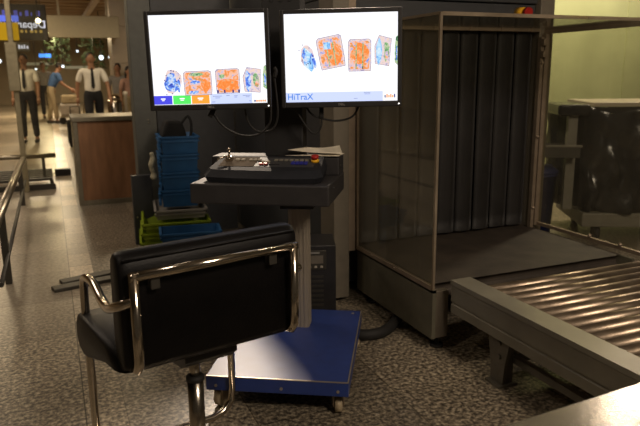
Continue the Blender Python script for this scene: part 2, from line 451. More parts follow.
for i in range(9):
    x0 = 1.585+i*.131
    mb = MB(S_M)
    nx, nz = 5, 14; vs = []; fs = []
    for sd in (0, 1):
        for a in range(nz+1):
            for b in range(nx+1):
                s = b/nx; z = .335+(1.53-.335)*a/nz
                w = .006*math.sin(3*s+i*1.7+z*2)*(1-a/nz)
                vs.append((x0+.122*s, 3.226+(i % 2)*.003+w*.6+sd*.004+.010*(abs(s-.5)*2)**3, z))
    n1 = (nz+1)*(nx+1)
    for a in range(nz):
        for b in range(nx):
            q = a*(nx+1)+b
            fs.append((q, q+1, q+nx+2, q+nx+1)); q += n1; fs.append((q, q+nx+1, q+nx+2, q+1))
    for a in range(nz):
        for b in (0, nx):
            q = a*(nx+1)+b; fs.append((q, q+nx+1, q+nx+1+n1, q+n1))
    for b in range(nx):
        fs.append((b, b+1, b+1+n1, b+n1))
    mb.add(vs, fs, 0, True); mb.build('curtain_strip', 'curtain_lead', S)
def f(mb):
    mb.box(1.556, 1.575, 2.40, 3.2, .072, .311)
    mb.box(1.556, 1.575, 2.40, 3.2, .298, .3115)
part('side_panel', f, 'scanner_olive')
part('end_panel', lambda mb: mb.box(1.576, 1.645, 2.402, 2.44, .072, .305, 0, .003), 'scanner_steel')
part('side_panel', lambda mb: mb.box(2.80, 2.82, 2.40, 3.2, .072, .311), 'scanner_olive')
def f(mb):
    prof = [(3.5, .30), (3.5, .318), (2.47, .318)] + [(2.47+.034*math.cos(a), .284+.034*math.sin(a)) for a in [R(d) for d in range(80, -100, -20)]] + [(2.47, .25), (3.2, .25)]
    mb.prism(prof, 1.60, 2.80, 'x')
part('belt', f, 'belt_rubber')
for (x, y) in ((1.63, 2.47), (2.76, 2.47), (1.63, 3.15), (2.76, 3.15), (1.5, 6.4), (2.8, 6.4)):
    part('foot', lambda mb: (mb.cyl((x, y, 0), (x, y, .012), .032), mb.cyl((x, y, .012), (x, y, .08), .012)), 'rubber')
for (x, z) in ((1.665, 1.612), (2.648, 1.640)):
    e = part('stop_button', lambda mb: mb.cyl((x, 3.2405, z), (x, 3.185, z), .036, .030), 'stop_yellow', label='yellow and red emergency stop button')
    part('button_cap', lambda mb: (mb.cyl((x, 3.185, z), (x, 3.165, z), .016), mb.cyl((x, 3.165, z), (x, 3.145, z), .030, .026)), 'stop_red', e)

# ------------------------------------------------------------------ roller conveyor
Cv = thing('roller_conveyor', 'low steel roller conveyor running out from the scanner hood towards the steel table', 'conveyor', (2.25, 1.5, 0))
C_M = Matrix.Translation((-2.25, -1.5, 0))
def rail(x0, sgn):
    def f(mb):
        y0, y1 = .55, 2.335
        X = lambda a: x0+sgn*a
        prof = [(X(0), .222), (X(0), .262), (X(.006), .266), (X(.006), .272), (X(0), .276), (X(0), .352), (X(-.006), .357), (X(-.006), .378), (X(.10), .378), (X(.10), .361), (X(.03), .356), (X(.03), .235), (X(.05), .235), (X(.05), .222)]
        mb.prism(prof, y0, y1, 'y')
        for z in (.30, .335): mb.ball((X(.015), y1, z), .006)
    return f
part('side_rail', rail(1.613, 1), 'rail_metal', Cv, C_M)
part('side_rail', rail(2.935, -1), 'rail_metal', Cv, C_M)
k = 0
y = 2.285
while y > .6:
    part('roller', lambda mb: (mb.cyl((1.70, y, .315), (2.85, y, .315), .027, None, 18), mb.cyl((1.66, y, .315), (1.70, y, .315), .008), mb.cyl((2.85, y, .315), (2.89, y, .315), .008)), 'steel_worn', Cv, C_M)
    y -= .068
for x in (1.655, 2.893):
    for yy in (2.03, .8):
        def f(mb):
            mb.prism([(yy-.075, .235), (yy+.075, .235), (yy+.045, .08), (yy+.045, .0), (yy-.035, .0), (yy-.045, .10)], x-.008, x+.008, 'x')
            mb.box(x+.008, x+.05, yy-.03, yy+.03, 0, .23)
            for z in (.19, .13): mb.cyl((x-.016, yy-.01, z), (x-.008, yy-.01, z), .010, None, 8)
            mb.box(x-.03, x+.065, yy-.045, yy+.05, 0, .012)
        part('leg', f, 'rail_dark', Cv, C_M)
for yy in (2.03, .8):
    part('cross_bar', lambda mb: mb.box(1.70, 2.90, yy-.02, yy+.02, .09, .13), 'rail_dark', Cv, C_M)
part('cross_bar', lambda mb: mb.box(1.70, 1.73, .8, 2.03, .10, .13), 'rail_dark', Cv, C_M)

# ------------------------------------------------------------------ steel table, lower right
T = thing('steel_table', 'brushed stainless steel table top cut off at the near right corner beside the conveyor', 'table', (.95, .48, 0), R(3.5))
MB().box(-.55, .50, -.33, .345, .680, .70, 0, .003).build('table_top', 'table_steel', T)
MB().box(-.50, .45, -.29, .305, .63, .68).build('apron', 'rail_dark', T)
for sx in (-.46, .41):
    for sy in (-.26, .27): MB().box(sx-.02, sx+.02, sy-.02, sy+.02, 0, .63).build('leg', 'rail_dark', T)

# ------------------------------------------------------------------ operator console
CA = R(-30)
K = thing('operator_console', 'rolling operator desk with bright blue wheeled base, aluminium post and dark desk', 'console', (.950, 2.026, 0), CA)
# local: x along the front (right end 0), y away from the camera
def f(mb):
    mb.box(-.56, 0, 0, .76, .090, .150, 0, .003)
b = MB(); f(b)
base = b.build('base', 'blue_paint', K, )
base['label'] = 'bright blue painted steel base'
MB().box(-.557, -.003, -.0012, .004, .1475, .1512).box(-.004, .0012, 0, .757, .1475, .1512).build('base_edge', 'bare_edge', base)
for x in (-.04, -.26, -.52): MB().cyl((x, -.004, .112), (x, 0, .112), .006, None, 10).build('bolt', 'bare_edge', base)
for x, y in ((-.04, .72), (-.26, .72)): MB().cyl((x, y, .150), (x, y, .153), .007, None, 10).build('bolt', 'bare_edge', base)
for x, y, a in ((-.045, .055, 10), (-.515, .055, -25), (-.035, .64, 60), (-.51, .70, 15)):
    Mx = Matrix.Translation((x, y, 0)) @ Matrix.Rotation(R(a), 4, 'Z')
    fk = MB(Mx)
    fk.box(-.022, -.017, -.02, .028, .03, .085).box(.017, .022, -.02, .028, .03, .085).box(-.024, .024, -.024, .03, .080, .092).cyl((-.024, 0, .034), (.024, 0, .034), .006)
    ck = fk.build('caster', 'steel_worn', K)
    wh = MB(Mx); wh.cyl((-.014, 0, .034), (.014, 0, .034), .034, None, 22)
    wh.build('wheel', 'caster_cream', ck)
pm = MB()
px, py = -.272, .565
pm.box(px-.042, px+.042, py-.042, py+.042, .150, .80)
for dx in (-.03, -.012, .006, .024): pm.box(px+dx, px+dx+.006, py-.046, py-.042, .150, .80)
for dy in (-.03, 0, .024): pm.box(px-.046, px-.042, py+dy, py+dy+.006, .15, .80); pm.box(px+.042, px+.046, py+dy, py+dy+.006, .15, .80)
pm.build('post', 'aluminium', K)
MB().box(px-.075, px+.075, py-.075, py+.075, .715, .80, 0, .004).build('post_bracket', 'dark_plastic', K)
# desk, swivelled a little on the post. its own frame: origin at the front right corner of the desk top
D_M = Matrix.Rotation(-CA, 4, 'Z') @ Matrix.Translation((.976-.950, 2.260-2.026, 0)) @ Matrix.Rotation(R(-33), 4, 'Z')
MB(D_M).box(-.575, 0, 0, .41, .785, .868, 0, .006).build('desk', 'desk_grey', K)
MB(D_M).box(-.575, -.002, .272, .408, .868, .945, 0, .005).cyl((-.001, .33, .90), (.003, .33, .90), .006, None, 10).cyl((-.001, .10, .845), (.003, .10, .845), .006, None, 10).build('rear_box', 'desk_grey', K)
mc = MB(D_M).box(-.335, -.165, .30, .39, .945, 1.78, 0, .004)
for x in (-.29, -.25, -.21):
    for z in (1.60, 1.635): mc.cyl((x, .294, z), (x, .30, z), .006, None, 10)
mcol = mc.build('monitor_column', 'scanner_dark', K)
MB(D_M).box(-.53, -.475, .15, .275, 1.335, 1.385).build('monitor_arm', 'dark_plastic', mcol)
MB(D_M).box(-.60, .10, .275, .302, 1.33, 1.41).build('monitor_bar', 'dark_plastic', mcol)
WD = Matrix.Translation((.950, 2.026, 0)) @ Matrix.Rotation(CA, 4, 'Z') @ D_M          # desk frame -> world

# control keyboard standing on the desk
kb = thing('control_keyboard', 'sloped dark scanner control keyboard with lever and red stop button on the desk', 'keyboard')
kb.matrix_world = WD @ Matrix.Translation((-.285, .02, .869))
sh = MB()
# shell: curved front, sloping top
ft = [(-.255, .055), (-.235, .018), (-.12, .004), (0, 0), (.12, .004), (.225, .018), (.25, .05), (.235, .235), (-.235, .235)]
tp = [(-.238, .075), (-.222, .058), (-.11, .05), (0, .047), (.11, .05), (.212, .058), (.235, .072), (.222, .232), (-.222, .232)]
n = len(ft); vs = []
zb = lambda y: .030+max(0, (y-.05))*.22
for (x, y) in ft: vs.append((x*.96, y+.006, 0))
for (x, y) in ft: vs.append((x, y, .020+.10*y))
for (x, y) in tp: vs.append((x, y, .036+.20*y))
fs = [tuple(range(n))[::-1]]+[tuple(range(2*n, 3*n))]
for l in (0, 1):
    for i in range(n): fs.append((l*n+i, l*n+(i+1) % n, (l+1)*n+(i+1) % n, (l+1)*n+i))
sh.add(vs, fs)
sho = sh.build('shell', 'keyboard_shell', kb)
TM = Matrix.Translation((0, 0, .0365)) @ Matrix.Rotation(math.atan(.20), 4, 'X')       # lies on the sloping top; local xy on that plane
MB(TM).box(-.205, -.055, .098, .215, -.002, .001).build('key_panel', 'key_panel', kb)
MB(TM).box(-.052, .20, .098, .215, -.002, .0008).build('key_panel', 'key_dark', kb)
def keys(x0, y0, nx, ny, w, h, gx, gy, m):
    for i in range(nx):
        for j in range(ny):
            MB(TM).box(x0+i*gx, x0+i*gx+w, y0+j*gy, y0+j*gy+h, .001, .007, 0, .0015).build('key', m, kb)
keys(-.150, .165, 2, 1, .018, .016, .024, 0, 'key_pale')
keys(-.090, .165, 3, 1, .015, .016, .019, 0, 'key_pale')
keys(.02, .165, 7, 1, .016, .016, .022, 0, 'trolley_grey')
keys(.10, .125, 4, 2, .015, .012, .018, .016, 'key_blue')
keys(-.035, .118, 2, 1, .016, .014, .020, 0, 'key_red')
keys(.008, .118, 3, 1, .013, .012, .017, 0, 'key_dark')
keys(-.030, .145, 2, 1, .016, .012, .020, 0, 'key_pale')
lv = MB(TM)
lv.cyl((-.178, .165, 0), (-.178, .165, .02), .016, .012).cyl((-.178, .165, .015), (-.172, .165, .05), .005).ball((-.172, .165, .052), .008)
lv.tube([(-.178, .165, .02), (-.198, .150, .022), (-.215, .13, .018)], .004).tube([(-.178, .165, .018), (-.155, .15, .014)], .005)
lv.build('lever', 'chrome', kb)
es = MB(TM); es.lathe([(.017, 0), (.017, .009), (.014, .011)], (.196, .165, .001)); eo = es.build('stop_button', 'stop_yellow', kb)
MB(TM).lathe([(.009, .011), (.009, .014), (.016, .016), (.017, .026), (.012, .029)], (.196, .165, .001)).build('button_cap', 'stop_red', eo)

# two sheets of paper lying across the rear of the desk
for nm, lab, z, pts, lift in (('paper_sheet', 'flat white paper sheet under the folded sheet on the desk', .953, [(-.235, .262), (.0, .262), (.008, .37), (-.155, .294)], (0, 0, 0, 0)),
                         ('paper_sheet', 'folded cream paper lying uppermost behind the red stop button on the desk', .9565, [(-.225, .270), (.012, .282), (-.02, .41), (-.150, .296)], (.020, .004, .026, .030))):
    mb = MB(WD); nn = 6; vs = []
    for j in range(nn+1):
        for i in range(nn+1):
            s, t = i/nn, j/nn
            p = [(1-s)*(1-t), s*(1-t), s*t, (1-s)*t]
            x = sum(a*q[0] for a, q in zip(p, pts)); y = sum(a*q[1] for a, q in zip(p, pts))
            zz = z+sum(a*l for a, l in zip(p, lift))*(1-.25*math.sin(PI*s))
            vs.append((x, y, zz))
    m0 = len(vs); vs += [(x, y, z2+.0012) for x, y, z2 in vs]
    fs = []
    for j in range(nn):
        for i in range(nn):
            q = j*(nn+1)+i; fs.append((q, q+nn+1, q+nn+2, q+1)); q += m0; fs.append((q, q+1, q+nn+2, q+nn+1))
    for i in range(nn):
        for a, c in ((i, i+1), (nn*(nn+1)+i, nn*(nn+1)+i+1), (i*(nn+1), (i+1)*(nn+1)), (i*(nn+1)+nn, (i+1)*(nn+1)+nn)):
            fs.append((a, c, c+m0, a+m0))
    mb.add(vs, fs, 0, True)
    tag(mb.build(nm, 'paper'), lab, 'paper', 'papers on the desk')

# ------------------------------------------------------------------ monitors
MW, MH = .486, .385
def bag(mb, cx_, cy, w, h, rot, kind, seed):
    """one scanned suitcase picture: outline, filling, bars. screen units: metres from the screen's lower left corner"""
    rnd = random.Random(seed)
    ca, sa = math.cos(R(rot)), math.sin(R(rot))
    def P(a, b_, d): return (cx_+(a*ca-b_*sa), -d, cy+(a*sa+b_*ca))
    def poly(pts, d, mi): mb.add([P(a*w/2, b_*h/2, d) for a, b_ in pts], [tuple(range(len(pts)))], mi)
    blob = lambda ox, oz, rx, rz, n=11, j=.25: [(ox+rx*math.cos(2*PI*i/n)*(1+rnd.uniform(-j, j)), oz+rz*math.sin(2*PI*i/n)*(1+rnd.uniform(-j, j))) for i in range(n)]
    def ring(pts, t, d, mi):
        for i in range(len(pts)):
            a = Vector(pts[i]); c = Vector(pts[(i+1) % len(pts)]); dv = Vector(((c-a).x*w/2, (c-a).y*h/2)); nn = Vector((-dv.y, dv.x)).normalized()*t
            q = [(a.x*w/2+nn.x, a.y*h/2+nn.y), (c.x*w/2+nn.x, c.y*h/2+nn.y), (c.x*w/2-nn.x, c.y*h/2-nn.y), (a.x*w/2-nn.x, a.y*h/2-nn.y)]
            mb.add([P(u, v, d) for u, v in q], [(0, 1, 2, 3)], mi)
    O, B, Cn, G, Pl, Mx, Ln, Dk = 7, 8, 9, 10, 11, 12, 13, 14
    box = [(-.92, -1), (.95, -.97), (1, -.5), (.97, .9), (.8, 1), (-.85, .96), (-1, .8), (-.97, -.6)]
    if kind == 'case':
        poly(box, .0010, Pl); poly([(a*.86, b_*.88) for a, b_ in box], .0012, Mx); poly(blob(.05, .12, .70, .68, 15, .14), .0014, O)
        for a in (-.3, .28): poly([(a-.05, -.85), (a+.04, -.85), (a+.05, .75), (a-.04, .75)], .0018, G)
        ring(box, .0008, .0020, Ln)
    elif kind == 'case_tag':
        poly(box, .0010, Pl); poly([(a*.86, b_*.88) for a, b_ in box], .0012, Mx); poly(blob(.2, -.1, .62, .72, 15, .14), .0014, O)
        for a in (-.25, .25): poly([(a-.05, -.85), (a+.04, -.85), (a+.05, .6), (a-.04, .6)], .0018, G)
        poly([(-.5, .25), (.05, .2), (.08, .65), (-.48, .68)], .0022, Cn); ring([(-.5, .25), (.05, .2), (.08, .65), (-.48, .68)], .0012, .0024, Pl); ring(box, .0008, .0020, Ln)
    elif kind == 'low':
        poly(box, .0010, Pl); poly([(a*.92, b_*.9) for a, b_ in box], .0012, Mx); poly(blob(.55, -.2, .35, .5), .0015, O); poly(blob(-.2, .1, .35, .16), .0017, B); poly(blob(-.35, -.75, .4, .14), .0017, B)
        poly(blob(-.1, .72, .6, .14), .0016, G); ring(box, .0008, .0020, Ln)
    elif kind == 'bear':
        poly(box, .0010, Pl); poly([(a*.9, b_*.92) for a, b_ in box], .0012, Mx); poly(blob(0, -.3, .9, .55, 13, .15), .0014, O); poly(blob(-.45, .4, .22, .2), .0016, G)
        for a in (-.85, -.3, .4, .88): poly([(a-.07, -.95), (a+.07, -.95), (a+.06, -.7), (a-.06, -.7)], .0018, Dk)
        ring(box, .0008, .0020, Ln)
    elif kind in ('blue', 'cyan'):
        main = B if kind == 'blue' else Cn
        poly(blob(0, 0, .9, .85, 12, .15), .0010, Pl); poly(blob(-.1, -.15, .62, .72, 12), .0013, main); poly(blob(-.35, .1, .25, .45), .0015, B); poly(blob(.55, -.3, .22, .45), .0017, B)
        for q in range(12):
            a, c = rnd.uniform(-.9, .9), rnd.uniform(-1, 1); poly(blob(a, c, .07, .05, 5), .0020, Dk if q % 2 else Ln)
    elif kind == 'edge':
        e = [(-.8, -.9), (.1, -1), (.3, .9), (-.4, 1)]
        poly([(-.9, -.85), (.8, -1), (1, .8), (-.5, 1), (-1, .3)], .0010, Pl); poly(blob(-.45, -.05, .35, .8), .0013, Cn if seed > 20 else B); poly(blob(.45, 0, .35, .6), .0014, G); poly(blob(.5, -.3, .2, .3), .0016, Mx); ring([(-.9, -.85), (.8, -1), (1, .8), (-.5, 1), (-1, .3)], .0007, .0020, Ln)
    elif kind == 'cut':
        poly([(-1, -.8), (1, -1), (1, 1), (-.3, .9), (-1, .2)], .0010, G); poly(blob(.2, -.2, .5, .5), .0014, B)
SCR = ['screen_white', 'screen_blue', 'screen_green', 'screen_orange', 'screen_bar', 'screen_ink', 'screen_text_blue', 'xray_orange', 'xray_blue', 'xray_cyan', 'xray_green', 'xray_pale', 'xray_mixed', 'screen_line', 'screen_dark', 'screen_orange_dot']

def monitor(label, loc, az, roll, which):
    t = thing('monitor', label, 'monitor', (0, 0, 0), 0, 'monitors above the console')
    t.matrix_world = Matrix.Translation(loc) @ Matrix.Rotation(R(-az), 4, 'Z') @ Matrix.Rotation(R(-roll), 4, 'Y')
    w, h = MW/2, MH/2; bz, bb_ = .0175, .023
    bz_ = MB()
    # bezel: four bars with rounded outer edge, and the back shell
    bz_.box(-w, -w+bz, -.002, .03, -h, h, 0, .004).box(w-bz, w, -.002, .03, -h, h, 0, .004)
    bz_.box(-w+bz-.003, w-bz+.003, -.002, .03, h-bz, h, 0, .004).box(-w+bz-.003, w-bz+.003, -.002, .03, -h, -h+bb_, 0, .004)
    bo = bz_.build('bezel', 'dark_plastic', t)
    MB().box(-w+.008, w-.008, .012, .035, -h+.008, h-.008, 0, .006).box(-.14, .14, .035, .062, -.11, .11, 0, .01).build('back_shell', 'dark_plastic', t)
    MB().box(-.035, .035, .060, .095, -.05, .05, 0, .003).build('mount_bracket', 'dark_metal', t)
    lb = MB(); text_mesh(lb, 'DELL', Matrix.Translation((0, -.0022, -h+.0075)) @ Matrix.Rotation(PI/2, 4, 'X'), .012, 0, .0004, 'CENTER', True)
    lb.build('logo', 'text_grey', bo)
    MB().cyl((w-.012, -.003, -h+.011), (w-.012, -.001, -h+.011), .0026, None, 10).build('power_light', 'led_on', bo)
    s = MB()
    x0, x1, z0, z1 = -w+bz, w-bz, -h+bb_, h-bz
    W, Hh = x1-x0, z1-z0
    s.quad([(x0, .004, z0), (x1, .004, z0), (x1, .004, z1), (x0, .004, z1)], 0)
    s.M = Matrix.Translation((x0, .004, z0))
    def rect(a, b_, c, d_, mi, d=.0006):
        s.quad([(a*W, -d, (1-d_)*Hh), (b_*W, -d, (1-d_)*Hh), (b_*W, -d, (1-c)*Hh), (a*W, -d, (1-c)*Hh)], mi)
    X = lambda a: a*W
    Z = lambda a: (1-a)*Hh
    if which == 'L':
        rect(.0, .16, .895, .995, 1); rect(.168, .325, .895, .995, 2); rect(.333, .49, .895, .995, 3); rect(.497, .868, .885, 1, 4)
        for (a, c) in ((.06, .10), (.225, .27), (.385, .435)): rect(a, c, .925, .938, 0, .0010); rect(a+.008, c-.008, .945, .955, 0, .0010)
        for (a, c, y_) in ((.52, .60, .91), (.54, .585, .93), (.64, .67, .905), (.71, .74, .91), (.71, .735, .925), (.785, .855, .908), (.81, .845, .925), (.84, .86, .972), (.51, .54, .975)): rect(a, c, y_, y_+.007, 5, .0010)
        for i in range(6): rect(.885+i*.018, .898+i*.018, .965, .988, (14, 15, 3, 15, 3, 15)[i], .0010)
        bag(s, X(.175), Z(.735), .082, .108, 0, 'blue', 11); bag(s, X(.395), Z(.76), .112, .095, 0, 'low', 12)
        bag(s, X(.66), Z(.745), .096, .096, 0, 'bear', 13); bag(s, X(.875), Z(.74), .072, .10, 2, 'edge', 14); bag(s, X(.985), Z(.71), .014, .095, 0, 'cut', 15)
    else:
        rect(0, .87, .888, 1, 4)
        text_mesh(s, 'HiTraX', Matrix.Translation((.012*W, -.0012, .028*Hh)) @ Matrix.Rotation(PI/2, 4, 'X'), .034, 6, .0001, 'LEFT', True)
        for (a, c, y_) in ((.70, .76, .90), (.705, .757, .915), (.61, .645, .965)): rect(a, c, y_, y_+.006, 5, .0010)
        for i in range(6): rect(.885+i*.017, .896+i*.017, .935-(i % 2)*.012, .965, (14, 15, 3, 15, 3, 14)[i], .0010)
        bag(s, X(.205), Z(.49), .066, .116, 17, 'cyan', 21); bag(s, X(.41), Z(.435), .102, .126, 9, 'case_tag', 22)
        bag(s, X(.665), Z(.475), .092, .126, -1, 'case', 23); bag(s, X(.87), Z(.43), .066, .118, -2, 'edge', 24); bag(s, X(.988), Z(.43), .012, .115, 0, 'cut', 25)
    s.M = Matrix.Identity(4)
    so = s.build('screen', SCR, t)
    return t
def camdepth(x, y, d):            # a point d metres ahead of the lens, in the direction of the photo position (x, y)
    return Vector((0, 0, 1.3))+(fwd+cx*((x-320)/640)+cd*((y-213)/640))*d
mL = monitor('left monitor, its picture bags lined up above blue, green and orange buttons', (.592, 2.561, 1.354), 22.5, .8, 'L')
mR = monitor('right monitor, its picture bags floating mid-screen above a pale blue bar', (1.092, 2.398, 1.357), 25.5, .6, 'R')
def cable(mon, pts, r=.0042):
    mb = MB(); mb.tube(smooth_path(pts, 7), r, 8)
    return mb.build('cable', 'rubber', mon)
def plug(mon, p, s=(.009, .008, .022), rot=0):
    mb = MB(Matrix.Translation(p) @ Matrix.Rotation(rot, 4, 'Y')); mb.box(-s[0], s[0], -s[1], s[1], -s[2], s[2], 0, .003); return mb.build('plug', 'rubber', mon)
h = MH/2
plug(mL, (-.005, .05, -h-.012), (.010, .009, .022), .5)
cable(mL, [(0, .05, -h-.02), (.03, .055, -h-.065), (.075, .06, -h-.098), (.125, .06, -h-.113), (.18, .06, -h-.108), (.22, .055, -h-.075), (.235, .05, -h-.03), (.236, .06, -h+.10)])
cable(mL, [(.13, .05, -h+.02), (.132, .055, -h-.03), (.15, .06, -h-.075), (.185, .06, -h-.098), (.235, .06, -h-.09), (.258, .055, -h-.055), (.263, .05, -h+.0), (.255, .05, -h+.12)])
cable(mL, [(.255, .05, -h+.12), (.262, .05, -h+.145), (.255, .05, -h+.16)], .008)
plug(mR, (-.085, .055, -h-.020), (.009, .008, .026), 0)
cable(mR, [(-.21, .05, -h+.02), (-.175, .055, -h-.04), (-.135, .06, -h-.10), (-.108, .06, -h-.108), (-.088, .058, -h-.08), (-.085, .055, -h-.03)])
cable(mR, [(-.16, .05, -h+.02), (-.125, .055, -h-.03), (-.07, .06, -h-.052), (-.01, .06, -h-.058), (.045, .055, -h-.04), (.075, .05, -h+.01)])

# ------------------------------------------------------------------ operator chair
A = R(9.8)
CH = thing('operator_chair', 'black leather operator chair with chrome tube frame, seen from behind', 'chair', (.391, 1.676, 0), A)
# local: x right, y forward (away from the camera), origin under the middle of the back frame
rt_ = .0138
fr = MB()
zt, zbm = .798, .533
hw = .237
pts = [(-hw, 0, zbm+.02)]
loop = [(-hw, .035, zbm-.004), (-hw, .010, zbm+.004), (-hw, 0, zbm+.03), (-hw, -.004, .70), (-hw, 0, zt)]
fr.tube([(-hw, .045, zbm-.006), (-hw, .018, zbm+.0), (-hw, .002, zbm+.022), (-hw, 0, zbm+.05), (-hw, 0, zt+rt_*.8)], rt_, 14)
fr.tube([(hw, .045, zbm-.006), (hw, .018, zbm+.0), (hw, .002, zbm+.022), (hw, 0, zbm+.05), (hw, 0, zt+rt_*.8)], rt_, 14)
fr.tube([(-hw-rt_*.8, 0, zt), (hw+rt_*.8, 0, zt)], rt_, 14)
fr.build('back_frame', 'chrome', CH)
for x in (-.18, .17):
    MB().box(x-.013, x+.013, .0, .028, zt-.045, zt-.012, 0, .003).build('bracket', 'dark_metal', CH)
def front_tube(sx):
    x = sx*hw
    o_ = .020
    p = [(x, .004, .733), (x+sx*.028, .025, .720), (x+sx*.040, .075, .700), (x+sx*.036, .15, .676), (x+sx*.028, .25, .668), (x+sx*o_, .37, .680), (x+sx*o_, .445, .678), (x+sx*o_, .505, .662), (x+sx*o_, .525, .62), (x+sx*o_, .53, .52), (x+sx*o_, .53, .30)]
    return p
tb = MB(); L_ = front_tube(-1); Rr = front_tube(1)
tail_r = [(hw+.020, .53, .12), (hw+.012, .528, .062), (hw-.025, .52, .032), (hw-.07, .51, .022)]
tail_l = [(-hw+.07, .51, .022), (-hw+.025, .52, .032), (-hw-.012, .528, .062), (-hw-.020, .53, .12)]
tb.tube(smooth_path(L_, 4)+[Vector(p) for p in tail_l[::-1]]+[Vector(p) for p in tail_r[::-1]]+smooth_path(Rr, 4)[::-1], rt_, 14)
tb.build('arm_tube', 'chrome', CH)
# cushions
bk = MB()
prof = [(.022, .54), (.026, .79), (.030, .828), (.048, .850), (.078, .854), (.105, .838), (.118, .79), (.130, .59), (.12, .525), (.06, .508)]
def cushion(mb, prof, hw_, r_end=.035, n=4):
    rings = []; cy = sum(p[0] for p in prof)/len(prof); cz = sum(p[1] for p in prof)/len(prof)
    for k in range(n+1):
        a = PI/2*k/n; rings.append((-hw_+r_end*(1-math.sin(a)), 1-(1-math.cos(PI/2-a))*.0-.16*(1-math.sin(a))**2))
    xs = [(-hw_+r_end*(1-math.cos(PI/2*k/n)), 1-.22*(1-math.sin(PI/2*k/n))) for k in range(n+1)]
    xs = xs+[(-x, s) for x, s in xs[::-1]]
    vs = []; fs = []; m = len(prof)
    for x, s in xs:
        for p in prof: vs.append((x, cy+(p[0]-cy)*s, cz+(p[1]-cz)*(1-(1-s)*.35)))
    for i in range(len(xs)-1):
        for j in range(m): fs.append((i*m+j, i*m+(j+1) % m, (i+1)*m+(j+1) % m, (i+1)*m+j))
    fs.append(tuple(range(m))[::-1]); fs.append(tuple((len(xs)-1)*m+j for j in range(m)))
    mb.add(vs, fs, 0, True)
cushion(bk, prof, .268)
bo = bk.build('backrest', 'leather_black', CH)
pp = MB()
pp.tube([(-.255, .031, .834), (-.1, .030, .836), (.1, .030, .836), (.255, .031, .834)], .0045, 8)
pp.build('piping', 'leather_black', bo)
st = MB()
sprof = [(.05, .515), (.16, .500), (.30, .460), (.42, .425), (.50, .410), (.575, .418), (.605, .45), (.60, .495), (.565, .53), (.45, .548), (.13, .562)]
cushion(st, sprof, .285)
st.build('seat', 'leather_black', CH)
mp_ = MB(); mp_.prism([(.12, .50), (.30, .44), (.34, .425), (.34, .40), (.16, .43), (.12, .46)], -.07, .10, 'x', bev=.004); mp_.build('seat_plate', 'dark_plastic', CH)
lv = MB(); lv.tube([(.08, .18, .455), (.16, .16, .470), (.24, .14, .492)], [.006, .007, .012], 10); lv.build('lever', 'dark_plastic', CH)
ps = MB(); cxp, cyp = .0, .235
ps.cyl((cxp, cyp, .33), (cxp, cyp, .45), .018, None, 20).build('stem', 'gas_post', CH)
ps = MB(); ps.lathe([(.026, .05), (.026, .346)], (cxp, cyp, 0)).build('post', 'gas_post', CH)
ps = MB(); ps.lathe([(.020, .340), (.029, .342), (.029, .356), (.020, .360)], (cxp, cyp, 0)).build('collar', 'rubber', CH)
ps = MB(); ps.lathe([(.23, 0), (.23, .008), (.21, .014), (.05, .04), (.028, .07)], (cxp, cyp, 0), 36).build('base', 'chrome', CH)

for o in CH.children_recursive:                                    # the worn upper part leans a little to its left
    if o.type == 'MESH' and o.name.split('.')[0] not in ('post', 'base', 'collar', 'stem'):
        for v in o.data.vertices:
            v.co.z += v.co.x*.022*max(0., min(1., (v.co.z-.15)/.3))

# ------------------------------------------------------------------ black tower unit behind the base
U = thing('power_unit', 'black upright power unit with small display panel behind the console post', 'power supply', (1.255, 3.05, 0), R(-20))
MB().box(-.085, .085, -.10, .15, .01, .43, 0, .005).build('case', 'dark_plastic', U)
vt = MB()
for i in range(7): vt.box(-.06, .02, -.104, -.1, .10+i*.026, .112+i*.026)
vt.build('vent', 'dark_metal', U)
pn = MB().box(-.075, .035, -.108, -.1, .30, .405, 0, .003).build('panel', 'dark_metal', U)
MB().box(-.055, .018, -.110, -.108, .335, .378).build('display', 'lcd', pn)
for i in range(3): MB().box(-.058+i*.030, -.044+i*.030, -.112, -.108, .312, .324, 0, .002).build('button', 'key_pale', pn)
MB().box(-.05, .0, -.110, -.108, .388, .397).build('badge', 'text_grey', pn)
cbm = MB(); cbm.tube(smooth_path([(1.27, 2.72, .028), (1.36, 2.66, .028), (1.47, 2.68, .028), (1.60, 2.80, .028), (1.75, 2.98, .028)], 8), .028, 12)
tag(cbm.build('floor_cable', 'rubber'), 'thick dark cable sleeve on the floor running from the blue base under the scanner', 'cable')

# ------------------------------------------------------------------ dark screen with grey column behind the trays
P = thing('dark_partition', 'tall dark grey screen with grey column at its left edge behind the trays', 'partition', (1.0, 5.3, 0))
MB().box(-.22, .405, -.06, -.02, 0, 2.02).build('panel', 'scanner_slate', P)
cm = MB().box(-.395, -.225, -.06, .12, 0, 2.26, 0, .006)
cm.build('column', 'column_grey', P)
MB().box(-.300, -.285, -.066, -.06, .95, .958).ball((-.29, -.062, .93), .006).build('screw', 'hall_metal', P)
DP = thing('floor_box', 'flat dark grey metal box standing on the floor left of the blue trays', 'box', (.70, 5.06, 0))
MB().box(-.175, -.022, -.03, .03, .0, .545, 0, .004).build('case', 'scanner_slate', DP)
MB().cyl((-.150, -.036, .22), (-.150, -.03, .22), .007).build('lock', 'hall_metal', DP)

